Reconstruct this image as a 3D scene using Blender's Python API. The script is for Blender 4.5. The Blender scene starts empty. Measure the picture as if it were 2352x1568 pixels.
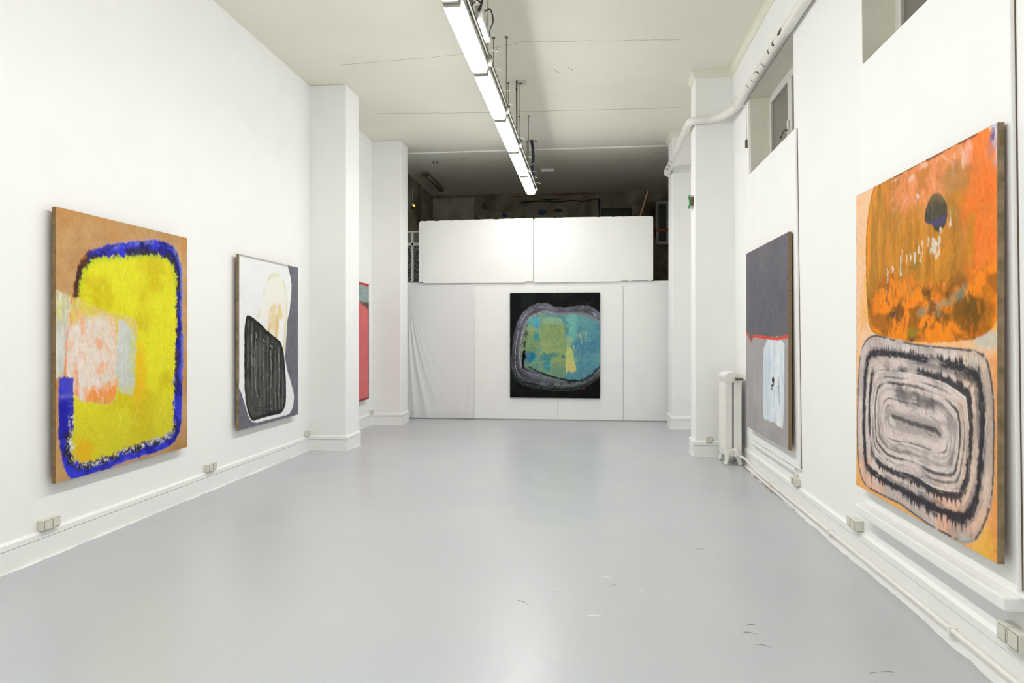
import bpy, bmesh, math, random
import numpy as np
from mathutils import Vector, Matrix

# ------------------------------------------------------------------ camera
sc = bpy.context.scene
C = sc.collection
IMG_W, IMG_H = 2352.0, 1568.0
FOCAL_PX, HORIZON_PX, VANISH_PX = 1600.0, 770.0, 1356.0
cam_d = bpy.data.cameras.new('camera')
cam_d.sensor_fit = 'HORIZONTAL'; cam_d.sensor_width = 36.0
cam_d.lens = 36.0 * FOCAL_PX / IMG_W
cam_d.shift_y = (HORIZON_PX - IMG_H / 2) / IMG_W
cam_d.clip_start = 0.05
cam = bpy.data.objects.new('camera', cam_d); C.objects.link(cam)
cam.location = (0, 0, 1.5)
cam.rotation_euler = (math.pi / 2, 0, math.atan((VANISH_PX - IMG_W / 2) / FOCAL_PX))
sc.camera = cam

# ------------------------------------------------------------------ world (night outside) and exposure
world = bpy.data.worlds.new('night'); sc.world = world
world.use_nodes = True
world.node_tree.nodes['Background'].inputs[0].default_value = (0.012, 0.013, 0.016, 1)
world.node_tree.nodes['Background'].inputs[1].default_value = 1.0
LAMP_POWER = 36.3
cy = sc.cycles; cy.use_light_tree = False
cy.max_bounces = 7; cy.diffuse_bounces = 5; cy.glossy_bounces = 3; cy.transmission_bounces = 2; cy.transparent_max_bounces = 4
cy.caustics_reflective = False; cy.caustics_refractive = False
sc.view_settings.view_transform = 'Standard'
sc.view_settings.look = 'None'
sc.view_settings.exposure = 0.0
sc.view_settings.gamma = 1.0
sc.view_settings.use_curve_mapping = False

# ------------------------------------------------------------------ materials
def lin(c):
    return tuple(((v / 255.0) / 12.92 if v / 255.0 <= 0.04045 else ((v / 255.0 + 0.055) / 1.055) ** 2.4) for v in c)

MATS = {}
def mat(name, rgb, rough=0.5, metal=0.0, spec=0.5, noise=None, bump=None, emit=None):
    """rgb linear; noise=(scale, amount) colour mottling, bump=(scale, strength)"""
    if name in MATS: return MATS[name]
    m = bpy.data.materials.new(name); m.use_nodes = True
    nt = m.node_tree; b = nt.nodes['Principled BSDF']
    b.inputs['Base Color'].default_value = (*rgb, 1)
    b.inputs['Roughness'].default_value = rough
    b.inputs['Metallic'].default_value = metal
    b.inputs['Specular IOR Level'].default_value = spec
    if noise or bump:
        tc = nt.nodes.new('ShaderNodeTexCoord')
    if noise:
        n = nt.nodes.new('ShaderNodeTexNoise'); n.inputs['Scale'].default_value = noise[0]
        n.inputs['Detail'].default_value = 3
        nt.links.new(tc.outputs['Object'], n.inputs['Vector'])
        r = nt.nodes.new('ShaderNodeValToRGB')
        a = noise[1]
        r.color_ramp.elements[0].position = 0.3; r.color_ramp.elements[1].position = 0.7
        r.color_ramp.elements[0].color = (*[v * (1 - a) for v in rgb], 1)
        r.color_ramp.elements[1].color = (*[min(1, v * (1 + a)) for v in rgb], 1)
        nt.links.new(n.outputs['Fac'], r.inputs['Fac'])
        nt.links.new(r.outputs['Color'], b.inputs['Base Color'])
    if bump:
        n2 = nt.nodes.new('ShaderNodeTexNoise'); n2.inputs['Scale'].default_value = bump[0]
        n2.inputs['Detail'].default_value = 2.5
        nt.links.new(tc.outputs['Object'], n2.inputs['Vector'])
        bp = nt.nodes.new('ShaderNodeBump'); bp.inputs['Strength'].default_value = bump[1]
        bp.inputs['Distance'].default_value = 0.01
        nt.links.new(n2.outputs['Fac'], bp.inputs['Height'])
        nt.links.new(bp.outputs['Normal'], b.inputs['Normal'])
    if emit:
        b.inputs['Emission Color'].default_value = (*emit[0], 1)
        b.inputs['Emission Strength'].default_value = emit[1]
    MATS[name] = m
    return m

WALL = mat('wall_paint', (0.895, 0.895, 0.885), 0.75, spec=0.25, noise=(2.2, 0.012), bump=(14, 0.10))
CEIL = mat('ceiling_paint', (0.825, 0.815, 0.705), 0.85, spec=0.15, noise=(0.8, 0.03), bump=(9, 0.10))
BOARD = mat('painted_board', (0.90, 0.90, 0.89), 0.6, spec=0.3, noise=(3.0, 0.012), bump=(30, 0.05))
SKIRT = mat('skirting_gloss', (0.885, 0.883, 0.87), 0.45, spec=0.4, noise=(4, 0.015), bump=(22, 0.10))
GROOVE = mat('groove_grey', lin((150, 146, 136)), 0.9, spec=0.1)  # darker grey-beige tone for the recessed strip in the skirtings
CREAM = mat('cream_plastic', lin((214, 213, 201)), 0.4, noise=(30, 0.04))
CREAM_DK = mat('socket_recess', lin((150, 148, 130)), 0.5)
WPIPE = mat('pipe_enamel', (0.82, 0.81, 0.76), 0.35, spec=0.5, noise=(8, 0.03), bump=(25, 0.15))
METAL = mat('galvanised_steel', lin((128, 126, 118)), 0.5, metal=0.6, noise=(40, 0.1))
RODM = mat('threaded_rod_steel', lin((128, 124, 104)), 0.5, metal=0.5)
BLACK = mat('black_rubber', (0.012, 0.012, 0.014), 0.5)
BLUEBLK = mat('blue_black_sheath', (0.012, 0.014, 0.05), 0.45)
GREYPL = mat('grey_plastic', lin((176, 174, 164)), 0.45, noise=(20, 0.05))
CLEARPL = mat('pale_junction_plastic', lin((205, 204, 196)), 0.35, noise=(30, 0.08))
LINEN = mat('raw_linen', lin((136, 116, 88)), 0.9, spec=0.1, noise=(60, 0.18), bump=(300, 0.4))
LINEN2 = mat('linen_paint_splashed', lin((142, 124, 98)), 0.85, spec=0.1, noise=(14, 0.35), bump=(300, 0.4))
LINEN3 = mat('linen_warm', lin((142, 116, 82)), 0.9, spec=0.1, noise=(30, 0.2), bump=(300, 0.4))
CANVBLK = mat('canvas_side_black', (0.012, 0.013, 0.012), 0.8)
CANVPINK = mat('canvas_side_pink', lin((190, 95, 95)), 0.8, noise=(30, 0.1))
WOOD = mat('stretcher_pine', lin((170, 135, 90)), 0.7, noise=(20, 0.1))
FRAMEP = mat('window_paint', (0.66, 0.66, 0.62), 0.4, noise=(10, 0.02), bump=(20, 0.06))
CRACK = mat('crack_grey', lin((168, 164, 148)), 0.95, spec=0.05)  # grey tone of the ceiling crack lines
CHIP = mat('chipped_pipe', lin((96, 76, 58)), 0.8, noise=(40, 0.3))
GAP = mat('dark_gap', lin((112, 98, 82)), 0.9, spec=0.05)
BRASS = mat('valve_brass', lin((120, 108, 80)), 0.45, metal=0.6, noise=(40, 0.2))
DIRT = mat('floor_dirt', lin((148, 140, 126)), 0.95, spec=0.05, noise=(12, 0.3))

def floor_material():
    m = bpy.data.materials.new('grey_floor_paint'); m.use_nodes = True
    nt = m.node_tree; b = nt.nodes['Principled BSDF']; L = nt.links.new
    tc = nt.nodes.new('ShaderNodeTexCoord')
    n = nt.nodes.new('ShaderNodeTexNoise'); n.inputs['Scale'].default_value = 0.7; n.inputs['Detail'].default_value = 6
    L(tc.outputs['Object'], n.inputs['Vector'])
    r = nt.nodes.new('ShaderNodeValToRGB')
    r.color_ramp.elements[0].position = 0.3; r.color_ramp.elements[1].position = 0.72
    r.color_ramp.elements[0].color = (0.455, 0.48, 0.508, 1); r.color_ramp.elements[1].color = (0.495, 0.51, 0.528, 1)
    L(n.outputs['Fac'], r.inputs['Fac'])
    # small dark grit and pale scuffs
    v = nt.nodes.new('ShaderNodeTexVoronoi'); v.inputs['Scale'].default_value = 3.1; v.feature = 'F1'
    wn = nt.nodes.new('ShaderNodeTexNoise'); wn.inputs['Scale'].default_value = 18; wn.inputs['Detail'].default_value = 2
    L(tc.outputs['Object'], wn.inputs['Vector'])
    mx = nt.nodes.new('ShaderNodeMix'); mx.data_type = 'VECTOR'; mx.inputs['Factor'].default_value = 0.12
    L(tc.outputs['Object'], mx.inputs[4]); L(wn.outputs['Color'], mx.inputs[5])
    L(mx.outputs[1], v.inputs['Vector'])
    lt = nt.nodes.new('ShaderNodeMath'); lt.operation = 'LESS_THAN'; lt.inputs[1].default_value = 0.022
    L(v.outputs['Distance'], lt.inputs[0])
    mc = nt.nodes.new('ShaderNodeMix'); mc.data_type = 'RGBA'
    fm = nt.nodes.new('ShaderNodeMath'); fm.operation = 'MULTIPLY'; fm.inputs[1].default_value = 0.35
    L(lt.outputs[0], fm.inputs[0]); L(fm.outputs[0], mc.inputs['Factor'])
    L(r.outputs['Color'], mc.inputs[6]); mc.inputs[7].default_value = (0.12, 0.12, 0.12, 1)
    L(mc.outputs[2], b.inputs['Base Color'])
    n2 = nt.nodes.new('ShaderNodeTexNoise'); n2.inputs['Scale'].default_value = 2.5; n2.inputs['Detail'].default_value = 8
    L(tc.outputs['Object'], n2.inputs['Vector'])
    mr = nt.nodes.new('ShaderNodeMapRange'); mr.inputs['To Min'].default_value = 0.25; mr.inputs['To Max'].default_value = 0.40
    L(n2.outputs['Fac'], mr.inputs['Value']); L(mr.outputs['Result'], b.inputs['Roughness'])
    b.inputs['Specular IOR Level'].default_value = 0.5
    bp = nt.nodes.new('ShaderNodeBump'); bp.inputs['Strength'].default_value = 0.12; bp.inputs['Distance'].default_value = 0.01
    n3 = nt.nodes.new('ShaderNodeTexNoise'); n3.inputs['Scale'].default_value = 9; n3.inputs['Detail'].default_value = 4
    L(tc.outputs['Object'], n3.inputs['Vector']); L(n3.outputs['Fac'], bp.inputs['Height']); L(bp.outputs['Normal'], b.inputs['Normal'])
    return m
FLOORM = floor_material()

def lamp_material():
    m = bpy.data.materials.new('lit_diffuser'); m.use_nodes = True
    nt = m.node_tree; nt.nodes.remove(nt.nodes['Principled BSDF'])
    e = nt.nodes.new('ShaderNodeEmission'); e.inputs['Color'].default_value = (1.0, 0.998, 0.985, 1); e.inputs['Strength'].default_value = LAMP_POWER
    nt.links.new(e.outputs[0], nt.nodes['Material Output'].inputs[0])
    return m
LITM = lamp_material()

def glass_material():
    m = bpy.data.materials.new('night_window_glass'); m.use_nodes = True
    b = m.node_tree.nodes['Principled BSDF']
    b.inputs['Base Color'].default_value = (0.16, 0.15, 0.135, 1); b.inputs['Roughness'].default_value = 0.12
    b.inputs['Specular IOR Level'].default_value = 0.8
    return m
GLASS = glass_material()

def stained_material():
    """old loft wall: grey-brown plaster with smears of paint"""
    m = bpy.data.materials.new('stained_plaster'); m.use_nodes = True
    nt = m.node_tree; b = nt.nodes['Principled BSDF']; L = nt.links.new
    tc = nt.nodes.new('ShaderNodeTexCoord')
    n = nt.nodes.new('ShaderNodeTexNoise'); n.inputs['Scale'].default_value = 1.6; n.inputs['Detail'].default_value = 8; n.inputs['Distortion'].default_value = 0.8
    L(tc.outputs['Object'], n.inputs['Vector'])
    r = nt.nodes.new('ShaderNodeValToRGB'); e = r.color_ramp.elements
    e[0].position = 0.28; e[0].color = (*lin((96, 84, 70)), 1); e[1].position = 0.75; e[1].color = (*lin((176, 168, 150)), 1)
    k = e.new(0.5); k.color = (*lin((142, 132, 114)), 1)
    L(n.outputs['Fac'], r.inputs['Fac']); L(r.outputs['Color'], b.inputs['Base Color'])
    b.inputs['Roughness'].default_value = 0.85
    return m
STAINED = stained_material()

def patterned_glass_material():
    m = bpy.data.materials.new('patterned_dark_glass'); m.use_nodes = True
    nt = m.node_tree; b = nt.nodes['Principled BSDF']; L = nt.links.new
    tc = nt.nodes.new('ShaderNodeTexCoord')
    n = nt.nodes.new('ShaderNodeTexNoise'); n.inputs['Scale'].default_value = 55; n.inputs['Detail'].default_value = 2
    L(tc.outputs['Object'], n.inputs['Vector'])
    r = nt.nodes.new('ShaderNodeValToRGB'); e = r.color_ramp.elements
    e[0].position = 0.48; e[0].color = (0.012, 0.012, 0.012, 1); e[1].position = 0.62; e[1].color = (0.30, 0.29, 0.28, 1)
    L(n.outputs['Fac'], r.inputs['Fac']); L(r.outputs['Color'], b.inputs['Base Color'])
    b.inputs['Roughness'].default_value = 0.3
    return m
PATGLASS = patterned_glass_material()

def paint_material(name, rough=0.55, bump=0.10):
    """colour comes from the canvas's own paint layer; fine canvas weave and brush relief on top"""
    m = bpy.data.materials.new(name); m.use_nodes = True
    nt = m.node_tree; b = nt.nodes['Principled BSDF']; L = nt.links.new
    at = nt.nodes.new('ShaderNodeAttribute'); at.attribute_name = 'paint'
    tc = nt.nodes.new('ShaderNodeTexCoord')
    n = nt.nodes.new('ShaderNodeTexNoise'); n.inputs['Scale'].default_value = 45; n.inputs['Detail'].default_value = 6
    L(tc.outputs['Object'], n.inputs['Vector'])
    mr = nt.nodes.new('ShaderNodeMapRange'); mr.inputs['To Min'].default_value = 0.88; mr.inputs['To Max'].default_value = 1.10
    L(n.outputs['Fac'], mr.inputs['Value'])
    vm = nt.nodes.new('ShaderNodeVectorMath'); vm.operation = 'SCALE'
    L(at.outputs['Color'], vm.inputs[0]); L(mr.outputs['Result'], vm.inputs['Scale'])
    L(vm.outputs[0], b.inputs['Base Color'])
    b.inputs['Roughness'].default_value = rough; b.inputs['Specular IOR Level'].default_value = 0.12
    n2 = nt.nodes.new('ShaderNodeTexNoise'); n2.inputs['Scale'].default_value = 120; n2.inputs['Detail'].default_value = 3
    L(tc.outputs['Object'], n2.inputs['Vector'])
    bp = nt.nodes.new('ShaderNodeBump'); bp.inputs['Strength'].default_value = bump; bp.inputs['Distance'].default_value = 0.003
    L(n2.outputs['Fac'], bp.inputs['Height']); L(bp.outputs['Normal'], b.inputs['Normal'])
    return m

# ------------------------------------------------------------------ mesh helpers
def obj(name, bm, m, parent=None, smooth=False, kind=None, loc=None):
    me = bpy.data.meshes.new(name)
    if smooth:
        for f in bm.faces: f.smooth = True
    bm.normal_update(); bm.to_mesh(me); bm.free()
    me.materials.append(m)
    o = bpy.data.objects.new(name, me); C.objects.link(o)
    if parent is not None: o.parent = parent
    if kind: o['kind'] = kind
    if loc: o.location = loc
    return o

def tag(o, label, cat, group=None):
    o['label'] = label; o['category'] = cat
    if group: o['group'] = group
    return o

def thing(name, label, cat, loc=(0, 0, 0), group=None):
    o = bpy.data.objects.new(name, None); C.objects.link(o); o.location = loc
    o.empty_display_size = 0.1
    return tag(o, label, cat, group)

def struct(name, bm, m, parent=None, label=None, smooth=False):
    o = obj(name, bm, m, parent, smooth)
    o['kind'] = 'structure'
    if label: o['label'] = label
    return o

def B(): return bmesh.new()

def box(bm, x0, x1, y0, y1, z0, z1, bev=0.0, fn=None, seg=2):
    r = bmesh.ops.create_cube(bm, size=1.0)
    vs = r['verts']
    for v in vs:
        v.co = Vector(((x0 + x1) / 2 + v.co.x * (x1 - x0), (y0 + y1) / 2 + v.co.y * (y1 - y0), (z0 + z1) / 2 + v.co.z * (z1 - z0)))
    if bev > 0:
        es = list({e for v in vs for e in v.link_edges})
        r2 = bmesh.ops.bevel(bm, geom=es, offset=bev, segments=seg, affect='EDGES', profile=0.5)
        vs = list({v for f in r2['faces'] for v in f.verts} | {v for v in vs if v.is_valid})
    if fn:
        for v in set(vs): v.co = Vector(fn(*v.co))
    return bm

def tube(bm, pts, r, seg=12, cap=True):
    """swept tube along a polyline; r number or list"""
    pts = [Vector(p) for p in pts]; n = len(pts)
    rings = []; up = None
    for i, p in enumerate(pts):
        if i == 0: t = pts[1] - p
        elif i == n - 1: t = p - pts[i - 1]
        else: t = (pts[i + 1] - p).normalized() + (p - pts[i - 1]).normalized()
        t.normalize()
        if up is None:
            a = Vector((0, 0, 1)) if abs(t.z) < 0.9 else Vector((1, 0, 0))
            up = (a - t * a.dot(t)).normalized()
        else:
            up = (up - t * up.dot(t))
            up = up.normalized() if up.length > 1e-6 else t.orthogonal().normalized()
        s = t.cross(up)
        rr = r[i] if isinstance(r, (list, tuple)) else r
        rings.append([bm.verts.new(p + up * math.cos(2 * math.pi * k / seg) * rr + s * math.sin(2 * math.pi * k / seg) * rr) for k in range(seg)])
    for a, b in zip(rings, rings[1:]):
        for k in range(seg):
            bm.faces.new((a[k], a[(k + 1) % seg], b[(k + 1) % seg], b[k]))
    if cap:
        bm.faces.new(list(reversed(rings[0]))); bm.faces.new(rings[-1])
    return bm

def curve_pts(ctrl, n=8):
    """Catmull-Rom through control points"""
    P = [Vector(p) for p in ctrl]; P = [P[0] * 2 - P[1]] + P + [P[-1] * 2 - P[-2]]
    out = []
    for i in range(1, len(P) - 2):
        for k in range(n):
            t = k / n
            out.append(0.5 * ((2 * P[i]) + (-P[i - 1] + P[i + 1]) * t + (2 * P[i - 1] - 5 * P[i] + 4 * P[i + 1] - P[i + 2]) * t * t + (-P[i - 1] + 3 * P[i] - 3 * P[i + 1] + P[i + 2]) * t ** 3))
    out.append(P[-2])
    return out

def lathe(bm, profile, center, axis='Z', seg=24):
    """profile: (radius, height) along axis from center"""
    cx_, cy_, cz_ = center; rings = []
    for r, h in profile:
        ring = []
        for k in range(seg):
            a = 2 * math.pi * k / seg; u, v = r * math.cos(a), r * math.sin(a)
            ring.append(bm.verts.new((cx_ + u, cy_ + v, cz_ + h) if axis == 'Z' else (cx_ + h, cy_ + u, cz_ + v) if axis == 'X' else (cx_ + v, cy_ + h, cz_ + u)))
        rings.append(ring)
    for a, b in zip(rings, rings[1:]):
        for k in range(seg): bm.faces.new((a[k], a[(k + 1) % seg], b[(k + 1) % seg], b[k]))
    bm.faces.new(list(reversed(rings[0]))); bm.faces.new(rings[-1])
    bmesh.ops.recalc_face_normals(bm, faces=bm.faces[:])
    return bm

def sweep(bm, path, profile, side=1):
    """moulding: profile [(offset, z)] carried along a plan polyline with mitred corners; offset goes to the path's `side`"""
    n = len(path); P = [Vector((p[0], p[1])) for p in path]
    rings = []
    for i in range(n):
        def nrm(a, b):
            d = (b - a).normalized(); return Vector((d.y, -d.x)) * side
        if i == 0: m_ = nrm(P[0], P[1])
        elif i == n - 1: m_ = nrm(P[-2], P[-1])
        else:
            a, b = nrm(P[i - 1], P[i]), nrm(P[i], P[i + 1]); m_ = (a + b); m_ = m_ / max(1e-6, m_.dot(a))
        rings.append([bm.verts.new((P[i].x + m_.x * o, P[i].y + m_.y * o, z)) for o, z in profile])
    k = len(profile)
    for a, b in zip(rings, rings[1:]):
        for j in range(k): bm.faces.new((a[j], a[(j + 1) % k], b[(j + 1) % k], b[j]))
    bm.faces.new(rings[0]); bm.faces.new(list(reversed(rings[-1])))
    bmesh.ops.recalc_face_normals(bm, faces=bm.faces[:])
    return bm

def ragged_strip(bm, path, w0, w1, z, side=1, step=0.03, seed=1):
    """thin uneven skin of paint lying along a plan path"""
    rnd = random.Random(seed); prev = None; wv = (w0 + w1) / 2
    for a, b in zip(path, path[1:]):
        a, b = Vector(a), Vector(b); L_ = (b - a).length
        if L_ < 0.02: continue
        d = (b - a) / L_; nn = Vector((d.y, -d.x)) * side
        cnt = max(2, int(L_ / step)); prev = None
        for i in range(cnt + 1):
            wv += rnd.uniform(-1, 1) * (w1 - w0) * 0.35; wv = min(w1, max(w0, wv))
            ww = wv + (rnd.random() < 0.08) * rnd.uniform(0, (w1 - w0) * 0.7)
            p = a + d * (L_ * i / cnt); q = p + nn * ww
            cur = [bm.verts.new((p.x, p.y, z)), bm.verts.new((q.x, q.y, z)), bm.verts.new((q.x + nn.x * 0.001, q.y + nn.y * 0.001, 0.0002))]
            if prev:
                bm.faces.new((prev[0], prev[1], cur[1], cur[0])); bm.faces.new((prev[1], prev[2], cur[2], cur[1]))
            prev = cur
    bmesh.ops.recalc_face_normals(bm, faces=bm.faces[:])
    return bm

def copy_obj(o, parent=None, loc=None):
    c = o.copy(); C.objects.link(c)
    if parent is not None: c.parent = parent
    if loc: c.location = loc
    return c

# ------------------------------------------------------------------ room dimensions (metres)
XL = -3.67            # left wall face
XPL, XPR = -3.165, 1.29   # faces of the pilasters
ZC = 4.78             # ceiling
YB = 12.34            # lower back wall face / loft edge
YE = 16.0             # far wall of the loft
YN = -8.0             # wall behind the camera
ZLOFT = 2.45
def xr(z): return 1.805 - 0.0125 * z      # the right wall is a touch out of plumb
def lean(x, y, z): return (x + xr(z), y, z)

# ------------------------------------------------------------------ the shell
bm = B(); box(bm, -4.0, 2.3, YN - 0.3, YB + 0.2, -0.15, 0)
floor = struct('floor', bm, FLOORM, label='grey painted concrete floor with a soft sheen')
bm = B(); box(bm, -4.0, 2.3, YN - 0.3, 12.27, ZC, ZC + 0.2); box(bm, -4.0, 2.3, 12.27, YE + 0.3, ZC - 0.01, ZC + 0.2)
ceiling = struct('ceiling', bm, CEIL, label='off-white plaster ceiling with fine cracks')
bm = B(); box(bm, XL, 1.8, 12.235, 12.275, ZC - 0.02, ZC + 0.01, 0.006)
struct('trim_1', bm, WALL, label='thin white bead across the ceiling before the loft')
bm = B(); box(bm, -4.0, XL, YN - 0.3, YB + 0.3, 0, ZC)
wall_left = struct('wall_left', bm, WALL, label='long white plaster wall on the left')
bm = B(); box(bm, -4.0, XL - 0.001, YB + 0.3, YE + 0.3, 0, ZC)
struct('wall_loft_left', bm, STAINED, label='dim side wall of the loft')
bm = B(); box(bm, -4.0, 2.3, YN - 0.3, YN, 0, ZC)
struct('wall_near', bm, WALL, label='white wall behind the viewer')
# pilasters
for nm, x0, x1, y0, y1, lb in (('wall_pilaster_left_near', XL - 0.05, XPL, 8.79, 9.30, 'white pilaster on the left wall, nearer one'),
                               ('wall_pilaster_left_far', XL - 0.05, XPL, 11.42, 11.86, 'white pilaster on the left wall beside the back wall'),
                               ('wall_pilaster_right_near', XPR, 1.85, 8.86, 9.20, 'white pilaster on the right wall behind the radiator'),
                               ('wall_pilaster_right_far', XPR + 0.02, 1.85, 11.44, 12.0, 'white pilaster on the right wall beside the back wall')):
    bm = B(); box(bm, x0, x1, y0, y1, 0, ZC, 0.012); struct(nm, bm, WALL, label=lb)
# right wall with two deep window niches
NF0, NF1, NN0, NN1, NZ0, NZ1 = 6.30, 7.95, 3.17, 4.775, 0.55, 4.135
bm = B(); T = 0.42
def rw(y0, y1, z0, z1): box(bm, 0, T, y0, y1, z0, z1, fn=lean)
rw(YN - 0.3, NN0, 0, ZC); rw(NN1, NF0, 0, ZC); rw(NF1, YB + 0.1, 0, ZC)
for a, b in ((NN0, NN1), (NF0, NF1)): rw(a, b, 0, NZ0); rw(a, b, NZ1, ZC)
wall_right = struct('wall_right', bm, WALL, label='white plaster wall on the right with high window niches')
BOUNCE_CREAM = mat('ceiling_bounce_cream', (0.86, 0.835, 0.72), 0.6, spec=0.3, noise=(5, 0.03))  # yellow ceiling bounce put into the colour of thin added linings
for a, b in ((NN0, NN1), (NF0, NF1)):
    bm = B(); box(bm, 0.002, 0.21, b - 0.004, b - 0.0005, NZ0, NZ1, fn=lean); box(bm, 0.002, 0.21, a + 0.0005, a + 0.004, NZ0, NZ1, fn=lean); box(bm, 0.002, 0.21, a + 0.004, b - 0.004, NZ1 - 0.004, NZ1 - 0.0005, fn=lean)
    obj('niche_bounce_tint', bm, BOUNCE_CREAM, wall_right)
bm = B(); box(bm, 0, T, YB + 0.1, YE + 0.3, 0, ZC, fn=lean)
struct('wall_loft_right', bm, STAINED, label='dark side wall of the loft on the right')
bm = B()
for k in range(7):        # narrow bead under the lintel of the far niche
    pass
box(bm, -0.006, 0.0, NF0 - 0.4, NF1 + 0.02, NZ1 + 0.002, NZ1 + 0.02, fn=lean)
struct('trim_2', bm, SKIRT, label='thin lintel bead over the far window niche')
# lower back wall and loft slab
bm = B(); box(bm, XL - 0.05, 1.85, YB, YB + 0.15, 0, ZLOFT - 0.1)
wall_back = struct('wall_back', bm, WALL, label='lower back wall under the loft')
bm = B(); box(bm, XL - 0.05, 1.85, YB - 0.012, YE + 0.1, ZLOFT - 0.1, ZLOFT, 0.004)
struct('floor_loft', bm, BOARD, label='edge and floor of the loft')
bm = B(); box(bm, -4.0, 2.3, YE, YE + 0.3, ZLOFT - 0.1, ZC)
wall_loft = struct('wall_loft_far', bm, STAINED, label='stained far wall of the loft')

# skirtings
pathL = [(XL, YN), (XL, 8.79), (XPL, 8.79), (XPL, 9.30), (XL, 9.30), (XL, 11.42), (XPL, 11.42), (XPL, 11.86), (XL, 11.86), (XL, YB)]
pathR = [(1.804, YB), (1.804, 12.0), (XPR + 0.02, 12.0), (XPR + 0.02, 11.44), (1.804, 11.44), (1.804, 9.20), (XPR, 9.20), (XPR, 8.86), (1.804, 8.86), (1.804, YN)]
def skirting(name, path, lbl, z1, zt, seed, rag=True):
    bm = B(); sweep(bm, path, [(-0.01, 0), (0.018, 0), (0.018, z1), (-0.01, z1)])
    o = struct(name, bm, SKIRT, label=lbl)
    bm = B(); sweep(bm, path, [(-0.01, z1 - 0.002), (0.012, z1 - 0.002), (0.012, z1 + 0.006), (-0.01, z1 + 0.006)])
    obj('groove_strip', bm, GROOVE, o)
    bm = B(); sweep(bm, path, [(-0.01, z1 + 0.004), (0.021, z1 + 0.004), (0.021, zt - 0.016), (0.006, zt), (-0.01, zt)])
    obj('top_moulding', bm, SKIRT, o)
    if rag:
        bm = B(); P = [Vector(p) for p in path]
        off = []
        for i in range(len(P)):
            def nr(a, b):
                d = (b - a).normalized(); return Vector((d.y, -d.x))
            if i == 0: m_ = nr(P[0], P[1])
            elif i == len(P) - 1: m_ = nr(P[-2], P[-1])
            else:
                a, b = nr(P[i - 1], P[i]), nr(P[i], P[i + 1]); m_ = a + b; m_ = m_ / max(1e-6, m_.dot(a))
            off.append((P[i].x + m_.x * 0.017, P[i].y + m_.y * 0.017))
        ragged_strip(bm, off, 0.004, 0.022, 0.0015, seed=seed)
        obj('paint_edge', bm, SKIRT, o)
    return o
skirting('baseboard_left', pathL, 'white moulded skirting along the left wall with ragged paint edge', 0.138, 0.192, 3)
skirting('baseboard_right', pathR, 'white moulded skirting along the right wall', 0.135, 0.195, 5)

# cornice along the right wall and round its pilasters
xt = xr(ZC)
pathC = [(xt, YB), (xt, 12.0), (XPR + 0.02, 12.0), (XPR + 0.02, 11.44), (xt, 11.44), (xt, 9.20), (XPR, 9.20), (XPR, 8.86), (xt, 8.86), (xt, YN)]
bm = B(); sweep(bm, pathC, [(-0.01, ZC + 0.01), (0.045, ZC + 0.01), (0.045, ZC - 0.012), (0.026, ZC - 0.022), (0.026, ZC - 0.05), (0.012, ZC - 0.062), (0.012, ZC - 0.085), (-0.01, ZC - 0.085)])
struct('trim_3', bm, CEIL, label='stepped plaster cornice round the right wall and pilasters')

# ceiling cracks: shallow irregular seams
rnd = random.Random(11)
def crack(pts, r=0.0035):
    bm = B(); q = []
    for a, b in zip(pts, pts[1:]):
        a, b = Vector(a), Vector(b); n = max(3, int((b - a).length / 0.12))
        for i in range(n): q.append(a + (b - a) * (i / n) + Vector((rnd.uniform(-.006, .006), rnd.uniform(-.012, .012), 0)))
    q.append(Vector(pts[-1])); tube(bm, q, r, 5); return obj('crack', bm, CRACK, ceiling)
crack([(-3.15, 10.02, ZC), (-1.6, 10.15, ZC), (-0.2, 10.2, ZC), (1.3, 10.25, ZC)])
crack([(-3.0, 8.16, ZC), (-1.6, 8.03, ZC), (-0.75, 7.75, ZC), (0.98, 7.88, ZC)], 0.0025)
for x, y in ((-0.45, 8.6), (-0.28, 8.55)):
    crack([(x, y, ZC), (x + 0.07, y + 0.12, ZC)], 0.003)

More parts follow.
